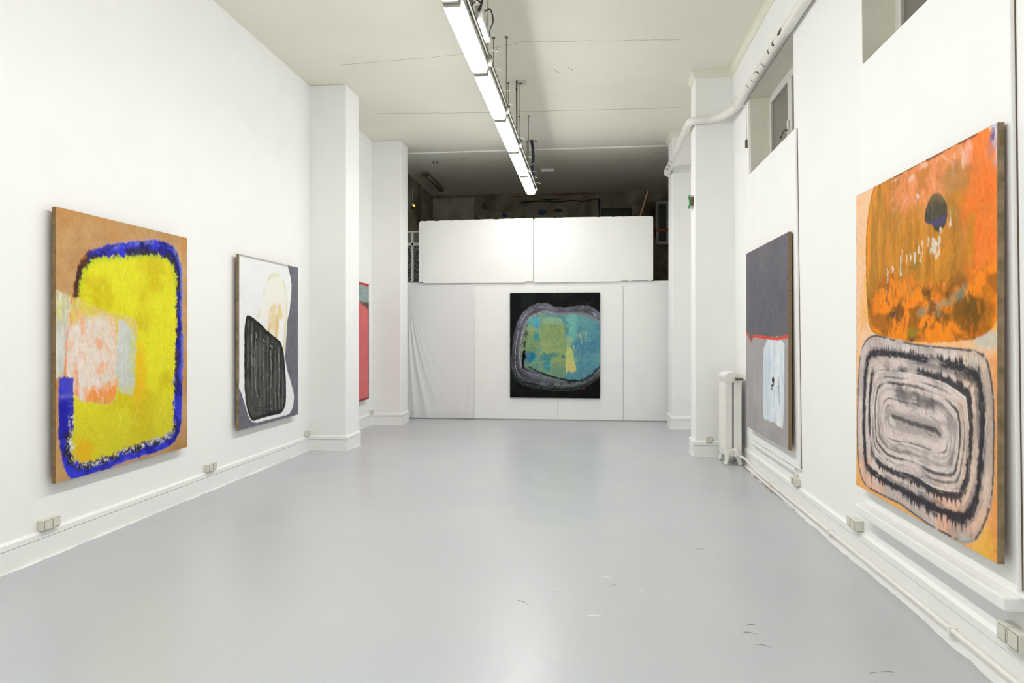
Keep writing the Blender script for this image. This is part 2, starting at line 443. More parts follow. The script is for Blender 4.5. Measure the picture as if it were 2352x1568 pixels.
# ------------------------------------------------------------------ painting the canvases (colour laid on a fine grid of the canvas itself)
def hexmix(a, b, m):
    return a + (b - a) * m[..., None]
def col(r, g, b): return np.array(lin((r, g, b)), np.float32)
def sm(x, a, b):
    t = np.clip((x - a) / (b - a), 0, 1); return t * t * (3 - 2 * t)
class Canvas:
    def __init__(s, W, H, nx, ny, seed):
        s.W, s.H, s.nx, s.ny = W, H, nx, ny
        s.S, s.T = np.meshgrid(np.linspace(0, 1, nx, dtype=np.float32), np.linspace(0, 1, ny, dtype=np.float32))
        s.X, s.Y = s.S * W, s.T * H
        s.rng = np.random.default_rng(seed)
        s.img = np.zeros((ny, nx, 3), np.float32)
    def noise(s, fx, fy, octv=4, gain=0.55, warp=None):
        """value noise about 0.5, fx / fy cells across the canvas"""
        out = np.zeros_like(s.S); amp = 1.0; tot = 0.0
        for o in range(octv):
            gx, gy = int(math.ceil(fx)) + 2, int(math.ceil(fy)) + 2
            g = s.rng.random((gy + 2, gx + 2), dtype=np.float32)
            U, V = s.S * fx, s.T * fy
            if warp is not None: U = U + warp[0] * fx; V = V + warp[1] * fy
            U = np.clip(U, 0, gx - 0.001); V = np.clip(V, 0, gy - 0.001)
            iu, iv = U.astype(int), V.astype(int); fu, fv = U - iu, V - iv
            fu = fu * fu * (3 - 2 * fu); fv = fv * fv * (3 - 2 * fv)
            out += amp * ((g[iv, iu] * (1 - fu) + g[iv, iu + 1] * fu) * (1 - fv) + (g[iv + 1, iu] * (1 - fu) + g[iv + 1, iu + 1] * fu) * fv)
            tot += amp; amp *= gain; fx *= 2; fy *= 2
        return np.clip((out / tot - 0.5) * 1.7 + 0.5, 0, 1)
    def dist(s, pts, closed=False):
        d = np.full(s.S.shape, 1e9, np.float32); Q = [(a * s.W, b * s.H) for a, b in pts]
        n = len(Q)
        for i in range(n if closed else n - 1):
            (ax, ay), (bx_, by) = Q[i], Q[(i + 1) % n]; dx, dy = bx_ - ax, by - ay; L2 = dx * dx + dy * dy + 1e-9
            t = np.clip(((s.X - ax) * dx + (s.Y - ay) * dy) / L2, 0, 1)
            d = np.minimum(d, (s.X - ax - t * dx) ** 2 + (s.Y - ay - t * dy) ** 2)
        return np.sqrt(d)
    def sdf(s, pts, it=2):
        P = list(pts)
        for _ in range(it):
            Q = []
            for i in range(len(P)):
                a, b = P[i], P[(i + 1) % len(P)]
                Q += [(a[0] * .75 + b[0] * .25, a[1] * .75 + b[1] * .25), (a[0] * .25 + b[0] * .75, a[1] * .25 + b[1] * .75)]
            P = Q
        d = s.dist(P, True); ins = np.zeros(s.S.shape, bool)
        for i in range(len(P)):
            (ax, ay), (bx_, by) = P[i], P[(i + 1) % len(P)]
            if ay == by: continue
            c = ((ay > s.T) != (by > s.T)) & (s.S < (bx_ - ax) * (s.T - ay) / (by - ay) + ax)
            ins ^= c
        return np.where(ins, -d, d)
    def fill(s, c): s.img[:] = c
    def lay(s, c, m): s.img = s.img + (c - s.img) * np.clip(m, 0, 1)[..., None]
    def blob(s, x, y, rx, ry, c, op=1.0, rag=0.5, soft=0.5):
        """brushed patch with a broken edge, rx, ry in canvas fractions"""
        n = s.noise(14, 16, 3)
        r = np.sqrt(((s.S - x) / rx) ** 2 + ((s.T - y) / ry) ** 2) + (n - 0.5) * 2 * rag
        s.lay(c, (1 - sm(r, 1 - soft, 1)) * op)
    def rect(s, x, y, rx, ry, c, op=1.0, rag=0.35, soft=0.35):
        """squarish dab of the brush with a broken edge"""
        n = s.noise(34, 40, 3); n2 = s.noise(9, 10, 2)
        r = (np.abs((s.S - x) / rx) ** 3.5 + np.abs((s.T - y) / ry) ** 3.5) ** (1 / 3.5) + (n - 0.5) * rag + (n2 - .5) * rag
        s.lay(c, (1 - sm(r, 1 - soft, 1)) * op)
    def scribble(s, n, mask, cols, L=(.04, .12), w=(.004, .012), ang=(math.pi / 2, .3), op=(.3, .8), hard=.4):
        """many short bristly strokes kept inside a mask; L, w in metres, ang may be a function of (s, t)"""
        ys, xs = np.where(mask > 0.35)
        if len(ys) == 0: return
        idx = s.rng.integers(0, len(ys), n)
        for k in idx:
            cx, cy = float(s.X[ys[k], xs[k]]), float(s.Y[ys[k], xs[k]])
            l, ww = s.rng.uniform(*L), s.rng.uniform(*w)
            a0 = ang(cx / s.W, cy / s.H) if callable(ang) else ang[0]
            a0 += s.rng.normal() * (0.15 if callable(ang) else ang[1])
            ca, sa = math.cos(a0), math.sin(a0); r = l / 2 + ww
            ix0, ix1 = int(max(0, (cx - r) / s.W * s.nx)), int(min(s.nx, (cx + r) / s.W * s.nx + 2))
            iy0, iy1 = int(max(0, (cy - r) / s.H * s.ny)), int(min(s.ny, (cy + r) / s.H * s.ny + 2))
            if ix1 <= ix0 or iy1 <= iy0: continue
            dx, dy = s.X[iy0:iy1, ix0:ix1] - cx, s.Y[iy0:iy1, ix0:ix1] - cy
            al = (dx * ca + dy * sa) / (l / 2); pe = (-dx * sa + dy * ca) / ww
            pe = pe + 0.5 * s.rng.uniform(-1, 1) * al * al
            g = s.rng.random(14, dtype=np.float32); q = np.clip((pe + 1) * 6, 0, 12.99); qi = q.astype(int)
            br = g[qi] * (1 - (q - qi)) + g[qi + 1] * (q - qi)
            m = (1 - sm(np.abs(pe), hard, 1)) * (1 - sm(np.abs(al) + br * .35, .75, 1.15)) * (.45 + .55 * br)
            m = m * mask[iy0:iy1, ix0:ix1] * s.rng.uniform(*op)
            c = cols[int(s.rng.integers(0, len(cols)))]
            sub = s.img[iy0:iy1, ix0:ix1]; s.img[iy0:iy1, ix0:ix1] = sub + (c - sub) * np.clip(m, 0, 1)[..., None]
    def rough(s, amp=.004, tone=.07):
        """drag wet edges a little and break the tone like a loaded brush"""
        ox = (s.noise(120, 140, 2) - .5) * amp / s.W * s.nx * 2; oy = (s.noise(120, 140, 2) - .5) * amp / s.H * s.ny * 2
        yy, xx = np.mgrid[0:s.ny, 0:s.nx]
        X = np.clip(xx + ox, 0, s.nx - 1.001); Y = np.clip(yy + oy, 0, s.ny - 1.001); ix, iy = X.astype(int), Y.astype(int); fx, fy = (X - ix)[..., None], (Y - iy)[..., None]
        g = s.img; s.img = g[iy, ix] * (1 - fx) * (1 - fy) + g[iy, ix + 1] * fx * (1 - fy) + g[iy + 1, ix] * (1 - fx) * fy + g[iy + 1, ix + 1] * fx * fy
        s.img = s.img * (1 + (s.noise(70, 80, 3) - .5) * 2 * tone)[..., None]
    def stroke(s, pts, w, c, op=1.0, rag=0.6, soft=0.5):
        d = s.dist(pts) / w + (s.noise(40, 50, 2) - 0.5) * rag
        s.lay(c, (1 - sm(d, 1 - soft, 1)) * op)

Y_OUT=[(0.189,0.148),(0.255,0.123),(0.395,0.094),(0.563,0.062),(0.697,0.043),(0.803,0.040),(0.877,0.058),(0.930,0.114),(0.949,0.169),(0.947,0.293),(0.950,0.425),(0.961,0.568),(0.948,0.710),(0.946,0.804),(0.941,0.898),(0.900,0.950),(0.825,0.978),(0.692,0.984),(0.559,0.983),(0.392,0.993),(0.252,1.004),(0.148,1.006),(0.092,1.000),(0.062,0.971),(0.039,0.916),(0.018,0.848),(0.016,0.768),(0.019,0.695),(0.023,0.622),(0.040,0.513),(0.069,0.424),(0.102,0.322),(0.119,0.242),(0.148,0.186)]
Y_IN=[(0.188,0.194),(0.254,0.162),(0.424,0.144),(0.596,0.119),(0.766,0.107),(0.858,0.135),(0.891,0.174),(0.898,0.295),(0.894,0.445),(0.884,0.566),(0.870,0.705),(0.873,0.826),(0.863,0.900),(0.798,0.920),(0.625,0.927),(0.466,0.933),(0.320,0.951),(0.186,0.952),(0.123,0.935),(0.092,0.901),(0.096,0.812),(0.099,0.723),(0.102,0.626),(0.112,0.438),(0.140,0.324),(0.145,0.270)]
Y_PATCH=[(-0.006,0.299),(0.082,0.323),(0.227,0.351),(0.408,0.384),(0.530,0.388),(0.562,0.431),(0.542,0.534),(0.532,0.678),(0.400,0.684),(0.390,0.740),(0.226,0.717),(0.111,0.694),(0.105,0.663),(0.105,0.622),(0.022,0.618),(-0.007,0.628)]
Y_PINK=[(0.090,0.325),(0.227,0.358),(0.322,0.379),(0.394,0.393),(0.396,0.687),(0.378,0.739),(0.293,0.733),(0.111,0.709),(0.107,0.622),(0.057,0.616),(0.063,0.483)]
Y_GREY=[(0.398,0.409),(0.466,0.412),(0.537,0.469),(0.537,0.503),(0.525,0.710),(0.486,0.704),(0.400,0.695)]
Y_STRIP=[(-0.02,0.292),(0.092,0.320),(0.086,0.392),(0.064,0.501),(0.056,0.613),(-0.02,0.615)]
Y_OL=[(0.092,0.327),(0.084,0.396),(0.067,0.461),(0.059,0.512),(0.056,0.613)]
W_GREY=[(0.75,-0.05),(0.9,-0.6),(2.2,-0.6),(2.2,2.2),(-1.2,2.2),(-1.2,0.3),(-0.08,0.67),(0.000,0.755),(0.030,0.788),(0.080,0.851),(0.131,0.927),(0.194,0.983),(0.438,0.984),(0.681,0.983),(0.824,0.985),(0.892,0.956),(0.929,0.884),(0.894,0.808),(0.827,0.731),(0.761,0.646),(0.749,0.591),(0.779,0.455),(0.796,0.349),(0.844,0.297),(0.845,0.259),(0.872,0.193),(0.873,0.090),(0.825,0.033)]
W_BLK=[(0.115,0.346),(0.157,0.345),(0.304,0.381),(0.441,0.435),(0.560,0.469),(0.660,0.500),(0.715,0.545),(0.741,0.636),(0.761,0.728),(0.773,0.846),(0.759,0.918),(0.707,0.959),(0.606,0.966),(0.392,0.958),(0.215,0.969),(0.169,0.951),(0.121,0.894),(0.090,0.820),(0.080,0.739),(0.080,0.619),(0.080,0.498),(0.080,0.418),(0.097,0.373)]
W_ARCH=[(0.287,0.348),(0.339,0.245),(0.419,0.155),(0.490,0.093),(0.563,0.077),(0.663,0.081),(0.740,0.126),(0.778,0.198),(0.783,0.262),(0.769,0.372),(0.750,0.500),(0.723,0.554)]
W_WASH=[(0.489,0.273),(0.586,0.251),(0.674,0.275),(0.712,0.337),(0.686,0.360),(0.648,0.361),(0.625,0.411),(0.615,0.491),(0.441,0.439),(0.465,0.361)]
W_BARS=[([(0.178,0.429),(0.187,0.499)],.016,1),([(0.190,0.573),(0.199,0.647)],.013,.8),([(0.256,0.449),(0.238,0.549),(0.233,0.664),(0.248,0.781),(0.276,0.828)],.020,.7),([(0.270,0.457),(0.243,0.490)],.016,.9),
 ([(0.360,0.510),(0.383,0.584),(0.375,0.669)],.010,.9),([(0.378,0.690),(0.380,0.735)],.010,1),([(0.383,0.76),(0.388,0.865)],.010,.9),([(0.490,0.56),(0.502,0.639),(0.506,0.708),(0.491,0.812)],.018,.7),([(0.495,0.83),(0.497,0.924)],.016,.7),
 ([(0.634,0.580),(0.646,0.678),(0.638,0.767),(0.627,0.846)],.020,.75),([(0.367,0.491),(0.406,0.499)],.016,1),([(0.483,0.521),(0.524,0.536)],.016,1),([(0.318,0.52),(0.32,0.85)],.010,.4),([(0.438,0.54),(0.439,0.88)],.012,.4),([(0.567,0.56),(0.57,0.90)],.012,.4),([(0.25,0.90),(0.45,0.915)],.02,.2)]
B_OUT=[(0.345,0.091),(0.420,0.101),(0.494,0.129),(0.587,0.137),(0.680,0.130),(0.763,0.119),(0.846,0.119),(0.919,0.139),(0.974,0.171),(1.048,0.223),(1.084,0.578),(1.029,0.775),(0.919,0.855),(0.818,0.903),(0.680,0.932),(0.541,0.933),(0.401,0.918),(0.270,0.907),(0.147,0.884),(0.062,0.837),(0.025,0.756),(0.010,0.644),(0.025,0.500),(0.044,0.403),(0.067,0.307),(0.110,0.219),(0.176,0.155),(0.260,0.108)]
B_IN=[(0.326,0.220),(0.401,0.192),(0.494,0.213),(0.587,0.213),(0.726,0.206),(0.864,0.230),(0.984,0.286),(1.057,0.341),(1.075,0.578),(0.965,0.736),(0.883,0.792),(0.791,0.832),(0.680,0.828),(0.587,0.813),(0.401,0.778),(0.270,0.731),(0.166,0.716),(0.140,0.660),(0.133,0.540),(0.157,0.419),(0.195,0.315),(0.251,0.243)]
B_LINE=[(0.213,0.707),(0.270,0.731),(0.326,0.755),(0.457,0.794),(0.587,0.821),(0.680,0.832),(0.754,0.836)]
B_MARK=[(0.147,0.548),(0.178,0.549),(0.171,0.584),(0.185,0.624),(0.157,0.636),(0.157,0.724),(0.138,0.724),(0.133,0.620)]
B_GREEN=[(0.331,0.236),(0.513,0.225),(0.587,0.261),(0.620,0.340),(0.621,0.809),(0.550,0.801),(0.345,0.755),(0.331,0.659)]
B_YEL=[(0.624,0.507),(0.689,0.523),(0.708,0.578),(0.721,0.650),(0.743,0.713),(0.726,0.745),(0.671,0.753),(0.647,0.721),(0.624,0.809)]
G_LINE=[(-0.050,0.435),(0.000,0.451),(0.064,0.469),(0.149,0.503),(0.214,0.470),(0.473,0.478),(0.669,0.484),(0.814,0.483),(1.032,0.468)]
G_STRIP=[(0.465,0.484),(0.924,0.481),(0.919,0.624),(0.914,0.783),(0.896,0.921),(0.854,0.913),(0.783,0.912),(0.717,0.899),(0.654,0.910),(0.576,0.902),(0.516,0.914),(0.451,0.904),(0.454,0.728)]
G_STREAK=[(0.788,0.621),(0.802,0.677),(0.817,0.741),(0.825,0.798)]
O_TOP=[(0.179,-0.007),(0.142,0.042),(0.111,0.104),(0.099,0.169),(0.101,0.273),(0.112,0.378),(0.129,0.457),(0.198,0.482),(0.312,0.494),(0.491,0.502),(0.688,0.501),(0.855,0.495),(0.914,0.489),(0.953,0.476),(0.991,0.454),(1.009,0.433),(1.022,0.390),(1.027,0.216),(1.015,0.076),(0.992,0.033),(0.965,0.011),(0.942,-0.003),(0.898,-0.020),(0.625,-0.021),(0.397,-0.019),(0.265,-0.016)]
O_OVAL=[(0.667,0.099),(0.718,0.123),(0.740,0.158),(0.729,0.192),(0.701,0.209),(0.671,0.210),(0.640,0.181),(0.598,0.174),(0.589,0.157),(0.597,0.133),(0.617,0.111)]
O_BOT=[(0.163,0.475),(0.303,0.488),(0.489,0.504),(0.650,0.510),(0.835,0.513),(0.916,0.519),(0.951,0.530),(0.971,0.565),(0.984,0.611),(0.989,0.663),(0.988,0.735),(0.986,0.807),(0.977,0.863),(0.952,0.913),(0.914,0.959),(0.881,0.982),(0.839,0.997),(0.795,1.000),(0.661,1.003),(0.532,0.997),(0.413,0.986),(0.240,0.991),(0.121,0.993),(0.058,0.978),(0.022,0.941),(0.008,0.868),(0.011,0.760),(0.016,0.627),(0.032,0.558),(0.072,0.505)]
O_CORE=[(0.299,0.712),(0.371,0.720),(0.665,0.720),(0.695,0.734),(0.680,0.752),(0.582,0.751),(0.372,0.762),(0.306,0.755)]

def paint_yellow(c):
    n1, n2, nf = c.noise(5, 6), c.noise(30, 36, 3), c.noise(90, 110, 2)
    c.img = hexmix(np.broadcast_to(col(178, 132, 78), c.img.shape), np.broadcast_to(col(212, 170, 118), c.img.shape), n1 * .75 + n2 * .25)
    c.lay(col(206, 138, 70), sm(c.noise(4, 5), .55, .8) * .5)
    do, di = c.sdf(Y_OUT), c.sdf(Y_IN)
    ring = 1 - sm(do + (n2 - .5) * .016, -.006, .010)
    c.lay(col(168, 164, 204), (1 - sm(np.abs(do - .010) + (n2 - .5) * .03, 0, .016)) * .5 * sm(c.S, .2, .4) * sm(nf, .3, .6))
    up_left = (1 - sm(c.S, .16, .24)) * (1 - sm(c.T, .33, .36))
    blue = hexmix(np.broadcast_to(col(24, 22, 120), c.img.shape), np.broadcast_to(col(52, 58, 214), c.img.shape), sm(c.noise(10, 14), .2, .7))
    c.lay(blue, ring * (1 - up_left))
    c.lay(col(120, 128, 212), ring * sm(c.S, .9, .93) * sm(do, -.035, -.008) * (1 - sm(c.T, .55, .8)) * .95)
    c.lay(col(118, 122, 205), ring * (1 - sm(c.T, .1, .17)) * sm(do, -.05, -.01) * sm(c.noise(22, 6), .3, .6) * .9)
    c.lay(col(204, 108, 40), ring * up_left)
    # dark scumble against the yellow
    dk = (1 - sm(di + (n2 - .5) * .04, .04, .075)) * ring
    c.lay(hexmix(np.broadcast_to(col(28, 24, 40), c.img.shape), np.broadcast_to(col(70, 58, 44), c.img.shape), n2), dk * sm(c.noise(14, 18), .12, .45) * .92)
    c.lay(col(30, 28, 150), ring * sm(c.noise(12, 14), .62, .75) * .8 * (1 - up_left))
    c.scribble(160, dk, [col(40, 36, 120), col(58, 48, 42), col(120, 70, 40), col(24, 22, 46), col(120, 130, 60)], (.02, .07), (.003, .008), lambda u, v: 0 if .15 < u < .85 else 1.57, (.3, .8))
    c.scribble(120, ring * (1 - dk) * (1 - up_left), [col(60, 68, 220), col(28, 26, 150), col(100, 106, 220), col(44, 48, 200)], (.04, .14), (.004, .012), lambda u, v: 0 if .15 < u < .85 else 1.57, (.3, .7))
    sp = sm(c.noise(150, 180, 2) * .6 + n2 * .4, .55, .66) * (1 - sm(di, .02, .06)) * ring * np.maximum(sm(c.T, .6, .7) * (1 - sm(c.S, .15, .2)), sm(c.T, .84, .9))
    c.lay(col(222, 222, 212), sp * .95)
    c.lay(col(196, 196, 192), sm(c.S, .66, .74) * (1 - sm(c.S, .84, .9)) * dk * sm(c.T, .85, .9) * sm(n2, .4, .6) * .8)
    yl = 1 - sm(di + (n2 - .5) * .03 + (nf - .5) * .03, -.016, .016)
    yc = hexmix(np.broadcast_to(col(216, 196, 22), c.img.shape), np.broadcast_to(col(231, 225, 42), c.img.shape), sm(c.noise(5, 6), .25, .7))
    yc = hexmix(yc, np.broadcast_to(col(205, 192, 46), c.img.shape), sm(c.T, .62, .9) * .6)
    c.lay(yc, yl)
    c.scribble(420, yl * sm(-di, .02, .05), [col(228, 218, 30), col(236, 230, 60), col(212, 198, 24), col(222, 205, 20)], (.06, .22), (.012, .035), (1.57, .5), (.08, .3), .1)
    c.lay(col(186, 214, 40), yl * (1 - sm(-di, .0, .05)) * (1 - sm(c.T, .25, .34)) * .7)
    c.lay(col(240, 176, 20), yl * (1 - sm(np.hypot(c.S - .17, (c.T - .91) * 1.2), .03, .09)) * .7)
    c.lay(col(240, 186, 30), yl * (1 - sm(np.hypot(c.S - .56, (c.T - .63) * .5), .03, .10)) * .75)
    for k in range(5):
        x, y = c.rng.uniform(.3, .85), c.rng.uniform(.2, .9)
        c.stroke([(x, y), (x + .03, y - .05)], .006, col(236, 232, 110), .4)
    # pale patch
    p = 1 - sm(c.sdf(Y_PATCH, 1) + (n2 - .5) * .03, -.004, .012)
    c.lay(col(226, 200, 120), p * .8)
    c.lay(col(222, 206, 80), p * sm(c.noise(12, 14), .45, .65) * (1 - sm(c.T, .42, .5)) * .8)
    q = 1 - sm(c.sdf(Y_STRIP, 1) + (n2 - .5) * .02, -.004, .008)
    c.lay(hexmix(np.broadcast_to(col(198, 198, 190), c.img.shape), np.broadcast_to(col(230, 230, 226), c.img.shape), c.noise(6, 14)), q * .92)
    c.lay(col(208, 200, 130), q * (1 - sm(c.T, .36, .46)) * .75)
    c.lay(col(222, 214, 60), (1 - sm(np.abs(c.S - .025), .006, .018)) * sm(c.T, .32, .35) * (1 - sm(c.T, .39, .43)) * .7)
    k = 1 - sm(c.sdf(Y_PINK, 1) + (n2 - .5) * .02, -.004, .012)
    kt = sm(c.T + (n1 - .5) * .12, .39, .47)
    pk = hexmix(np.broadcast_to(col(226, 214, 202), c.img.shape), np.broadcast_to(col(240, 192, 160), c.img.shape), sm(c.noise(7, 12), .4, .65))
    c.lay(pk, k * kt * .95)
    c.lay(col(244, 150, 84), k * kt * sm(c.noise(9, 8, 3), .60, .74) * .7)
    c.lay(col(234, 180, 110), k * (1 - kt) * sm(c.noise(10, 12), .5, .7) * .7)
    c.lay(col(232, 222, 214), k * kt * sm(c.noise(6, 9), .6, .72) * .8)
    c.lay(col(248, 150, 52), k * sm(c.T + (n2 - .5) * .08, .655, .70) * sm(c.S, .15, .22) * .9)
    c.lay(col(196, 178, 40), k * sm(c.T, .70, .73) * .4)
    c.stroke(Y_OL, .012, col(246, 148, 82), .9)
    c.stroke([(.125, .60), (.125, .68)], .028, col(245, 140, 80), .75)
    c.stroke([(.12, .50), (.17, .60), (.21, .67)], .025, col(234, 220, 208), .85)
    c.scribble(150, k * kt, [col(238, 222, 208), col(244, 196, 160), col(246, 168, 110), col(226, 214, 200), col(232, 226, 222)], (.05, .20), (.006, .022), (1.45, .35), (.25, .7), .2)
    c.scribble(70, k * (1 - kt), [col(226, 206, 90), col(236, 190, 130), col(228, 212, 150), col(222, 206, 60)], (.04, .14), (.006, .018), (1.3, .4), (.3, .7), .2)
    c.scribble(60, k * sm(c.T, .64, .68), [col(250, 150, 50), col(246, 170, 80), col(250, 136, 30)], (.05, .14), (.006, .016), (1.57, .15), (.4, .8), .2)
    g = 1 - sm(c.sdf(Y_GREY, 1) + (n2 - .5) * .03, -.004, .02)
    c.lay(hexmix(np.broadcast_to(col(192, 196, 190), c.img.shape), np.broadcast_to(col(216, 217, 214), c.img.shape), n1), g * .95)
    c.scribble(70, g, [col(206, 209, 205), col(190, 196, 190), col(220, 220, 216)], (.06, .2), (.01, .03), (1.57, .2), (.2, .5), .1)
    c.scribble(60, q, [col(236, 236, 232), col(204, 204, 196), col(186, 188, 180)], (.06, .2), (.006, .02), (1.57, .12), (.2, .6), .1)
    c.lay(col(206, 212, 90), g * sm(c.S + (n2 - .5) * .06, .49, .52) * .6)
    c.lay(col(214, 208, 130), g * sm(c.T, .66, .70) * .7)
    b2 = sm(c.S + (n2 - .5) * .02, .022, .032) * (1 - sm(c.S + (n2 - .5) * .012, .102, .108)) * sm(c.T, .620, .626) * (1 - sm(c.T, .80, .84))
    c.lay(hexmix(np.broadcast_to(col(74, 72, 206), c.img.shape), np.broadcast_to(col(34, 30, 176), c.img.shape), sm(c.T, .68, .72)), b2 * .95)
    c.lay(col(116, 120, 214), b2 * (1 - sm(np.abs(c.T - .69), .0, .012)) * .6)
    c.lay(col(232, 226, 214), sm(nf * .5 + n2 * .5, .62, .7) * (1 - sm(np.abs(c.S - .095), .0, .03)) * sm(c.T, .72, .76) * (1 - sm(c.T, .92, .95)) * .9)
    c.rough(.004, .05)

def paint_white(c):
    n1, n2, nf = c.noise(4, 5), c.noise(26, 30, 3), c.noise(80, 100, 2)
    c.img = hexmix(np.broadcast_to(col(233, 233, 237), c.img.shape), np.broadcast_to(col(241, 240, 238), c.img.shape), n1)
    w = c.sdf(W_WASH); aw = sm(-c.dist(W_ARCH), -.035, 0)
    a = c.sdf(W_ARCH + [(.45, .46)]);
    c.lay(col(240, 234, 216), (1 - sm(a, -.04, .01)) * .55)
    c.lay(col(224, 218, 168), aw * sm(c.noise(8, 10), .2, .6) * .75)
    c.lay(col(232, 208, 142), (1 - sm(w + (n2 - .5) * .08, -.05, .03)) * sm(c.noise(9, 4), .1, .6) * .95)
    c.lay(col(226, 182, 96), (1 - sm(np.abs(c.S - .60) + (n2 - .5) * .03, .01, .04)) * sm(c.T, .30, .38) * (1 - sm(c.T, .47, .50)) * .6)
    c.lay(col(222, 170, 90), (1 - sm(np.abs(c.S - .47) + (n2 - .5) * .05, .0, .05)) * sm(c.T, .30, .36) * (1 - sm(c.T, .43, .47)) * .4)
    c.lay(col(240, 240, 240), (1 - sm(np.abs(c.S - .675), .03, .045)) * sm(c.T, .36, .39) * (1 - sm(c.T, .52, .56)) * .95)
    c.lay(col(216, 218, 150), (1 - sm(np.abs(c.S - .735 + (c.T - .5) * .12), .004, .016)) * sm(c.T, .36, .42) * (1 - sm(c.T, .57, .59)) * .6)
    g = 1 - sm(c.sdf(W_GREY) + (n2 - .5) * .006, -.003, .004)
    c.lay(hexmix(np.broadcast_to(col(107, 107, 118), c.img.shape), np.broadcast_to(col(121, 120, 130), c.img.shape), n2), g)
    # the dark ribbed form
    d = c.sdf(W_BLK) + (n2 - .5) * .008
    c.lay(col(206, 70, 52), (1 - sm(np.abs(c.dist([(.39, .42), (.45, .445)])), .004, .012)))
    k = 1 - sm(d, -.003, .004)
    kc = hexmix(np.broadcast_to(col(44, 42, 42), c.img.shape), np.broadcast_to(col(78, 76, 75), c.img.shape), sm(c.noise(8, 5), .35, .75))
    c.lay(kc, k)
    rib = .5 + .5 * np.cos((c.S + (n1 - .5) * .02) * 2 * math.pi / .064)
    c.lay(col(112, 110, 108), k * sm(rib, .25, .9) * sm(-d, .03, .08) * sm(c.noise(8, 7, 3), .15, .6) * .8)
    c.scribble(160, k * sm(-d, .03, .06), [col(36, 35, 35), col(96, 94, 92), col(60, 58, 58), col(120, 118, 116)], (.08, .3), (.006, .014), (1.57, .05), (.15, .5), .1)
    c.lay(col(26, 25, 26), k * (1 - sm(np.abs(-d - .02), .006, .02)) * .7)
    for pts, w_, op in W_BARS:
        c.stroke(pts, w_ * 1.9, col(30, 29, 30), .75, .5, .9); c.stroke(pts, w_ * .85, col(170, 168, 166), op * .8, .9, .9)
    c.lay(col(22, 21, 22), k * sm(-d, -.002, .0) * (1 - sm(-d, .006, .012)) * .8)
    c.rough(.0015, .025)
    e = np.maximum((1 - sm(c.S, .006, .014)) * (1 - sm(c.T, .72, .75)), (1 - sm(c.T, .006, .014)) * (1 - sm(c.S, .77, .79)))
    c.lay(col(182, 182, 178), e)

def paint_pink(c):
    n1, n2, nf = c.noise(5, 6), c.noise(26, 30, 3), c.noise(60, 70, 2)
    c.img = hexmix(np.broadcast_to(col(214, 104, 108), c.img.shape), np.broadcast_to(col(232, 124, 124), c.img.shape), n1 * .6 + n2 * .4)
    t = c.T + (n2 - .5) * .02
    c.lay(hexmix(np.broadcast_to(col(128, 148, 148), c.img.shape), np.broadcast_to(col(168, 182, 180), c.img.shape), c.noise(3, 30, 3)), 1 - sm(t, .165, .185))
    c.lay(col(84, 62, 44), sm(t, .150, .175) * (1 - sm(t + (c.S - .9) * -.2, .195, .225)) * .9)
    c.lay(col(196, 60, 44), 1 - sm(t - (1 - c.S) * .03, .012, .02))
    c.lay(col(92, 52, 46), sm(c.S + (n2 - .5) * .02, .975, .985) * sm(c.T, .2, .25) * .8)
    c.lay(col(130, 54, 52), sm(c.T + (n2 - .5) * .02, .982, .99) * .9)
    c.rough(.004, .05)

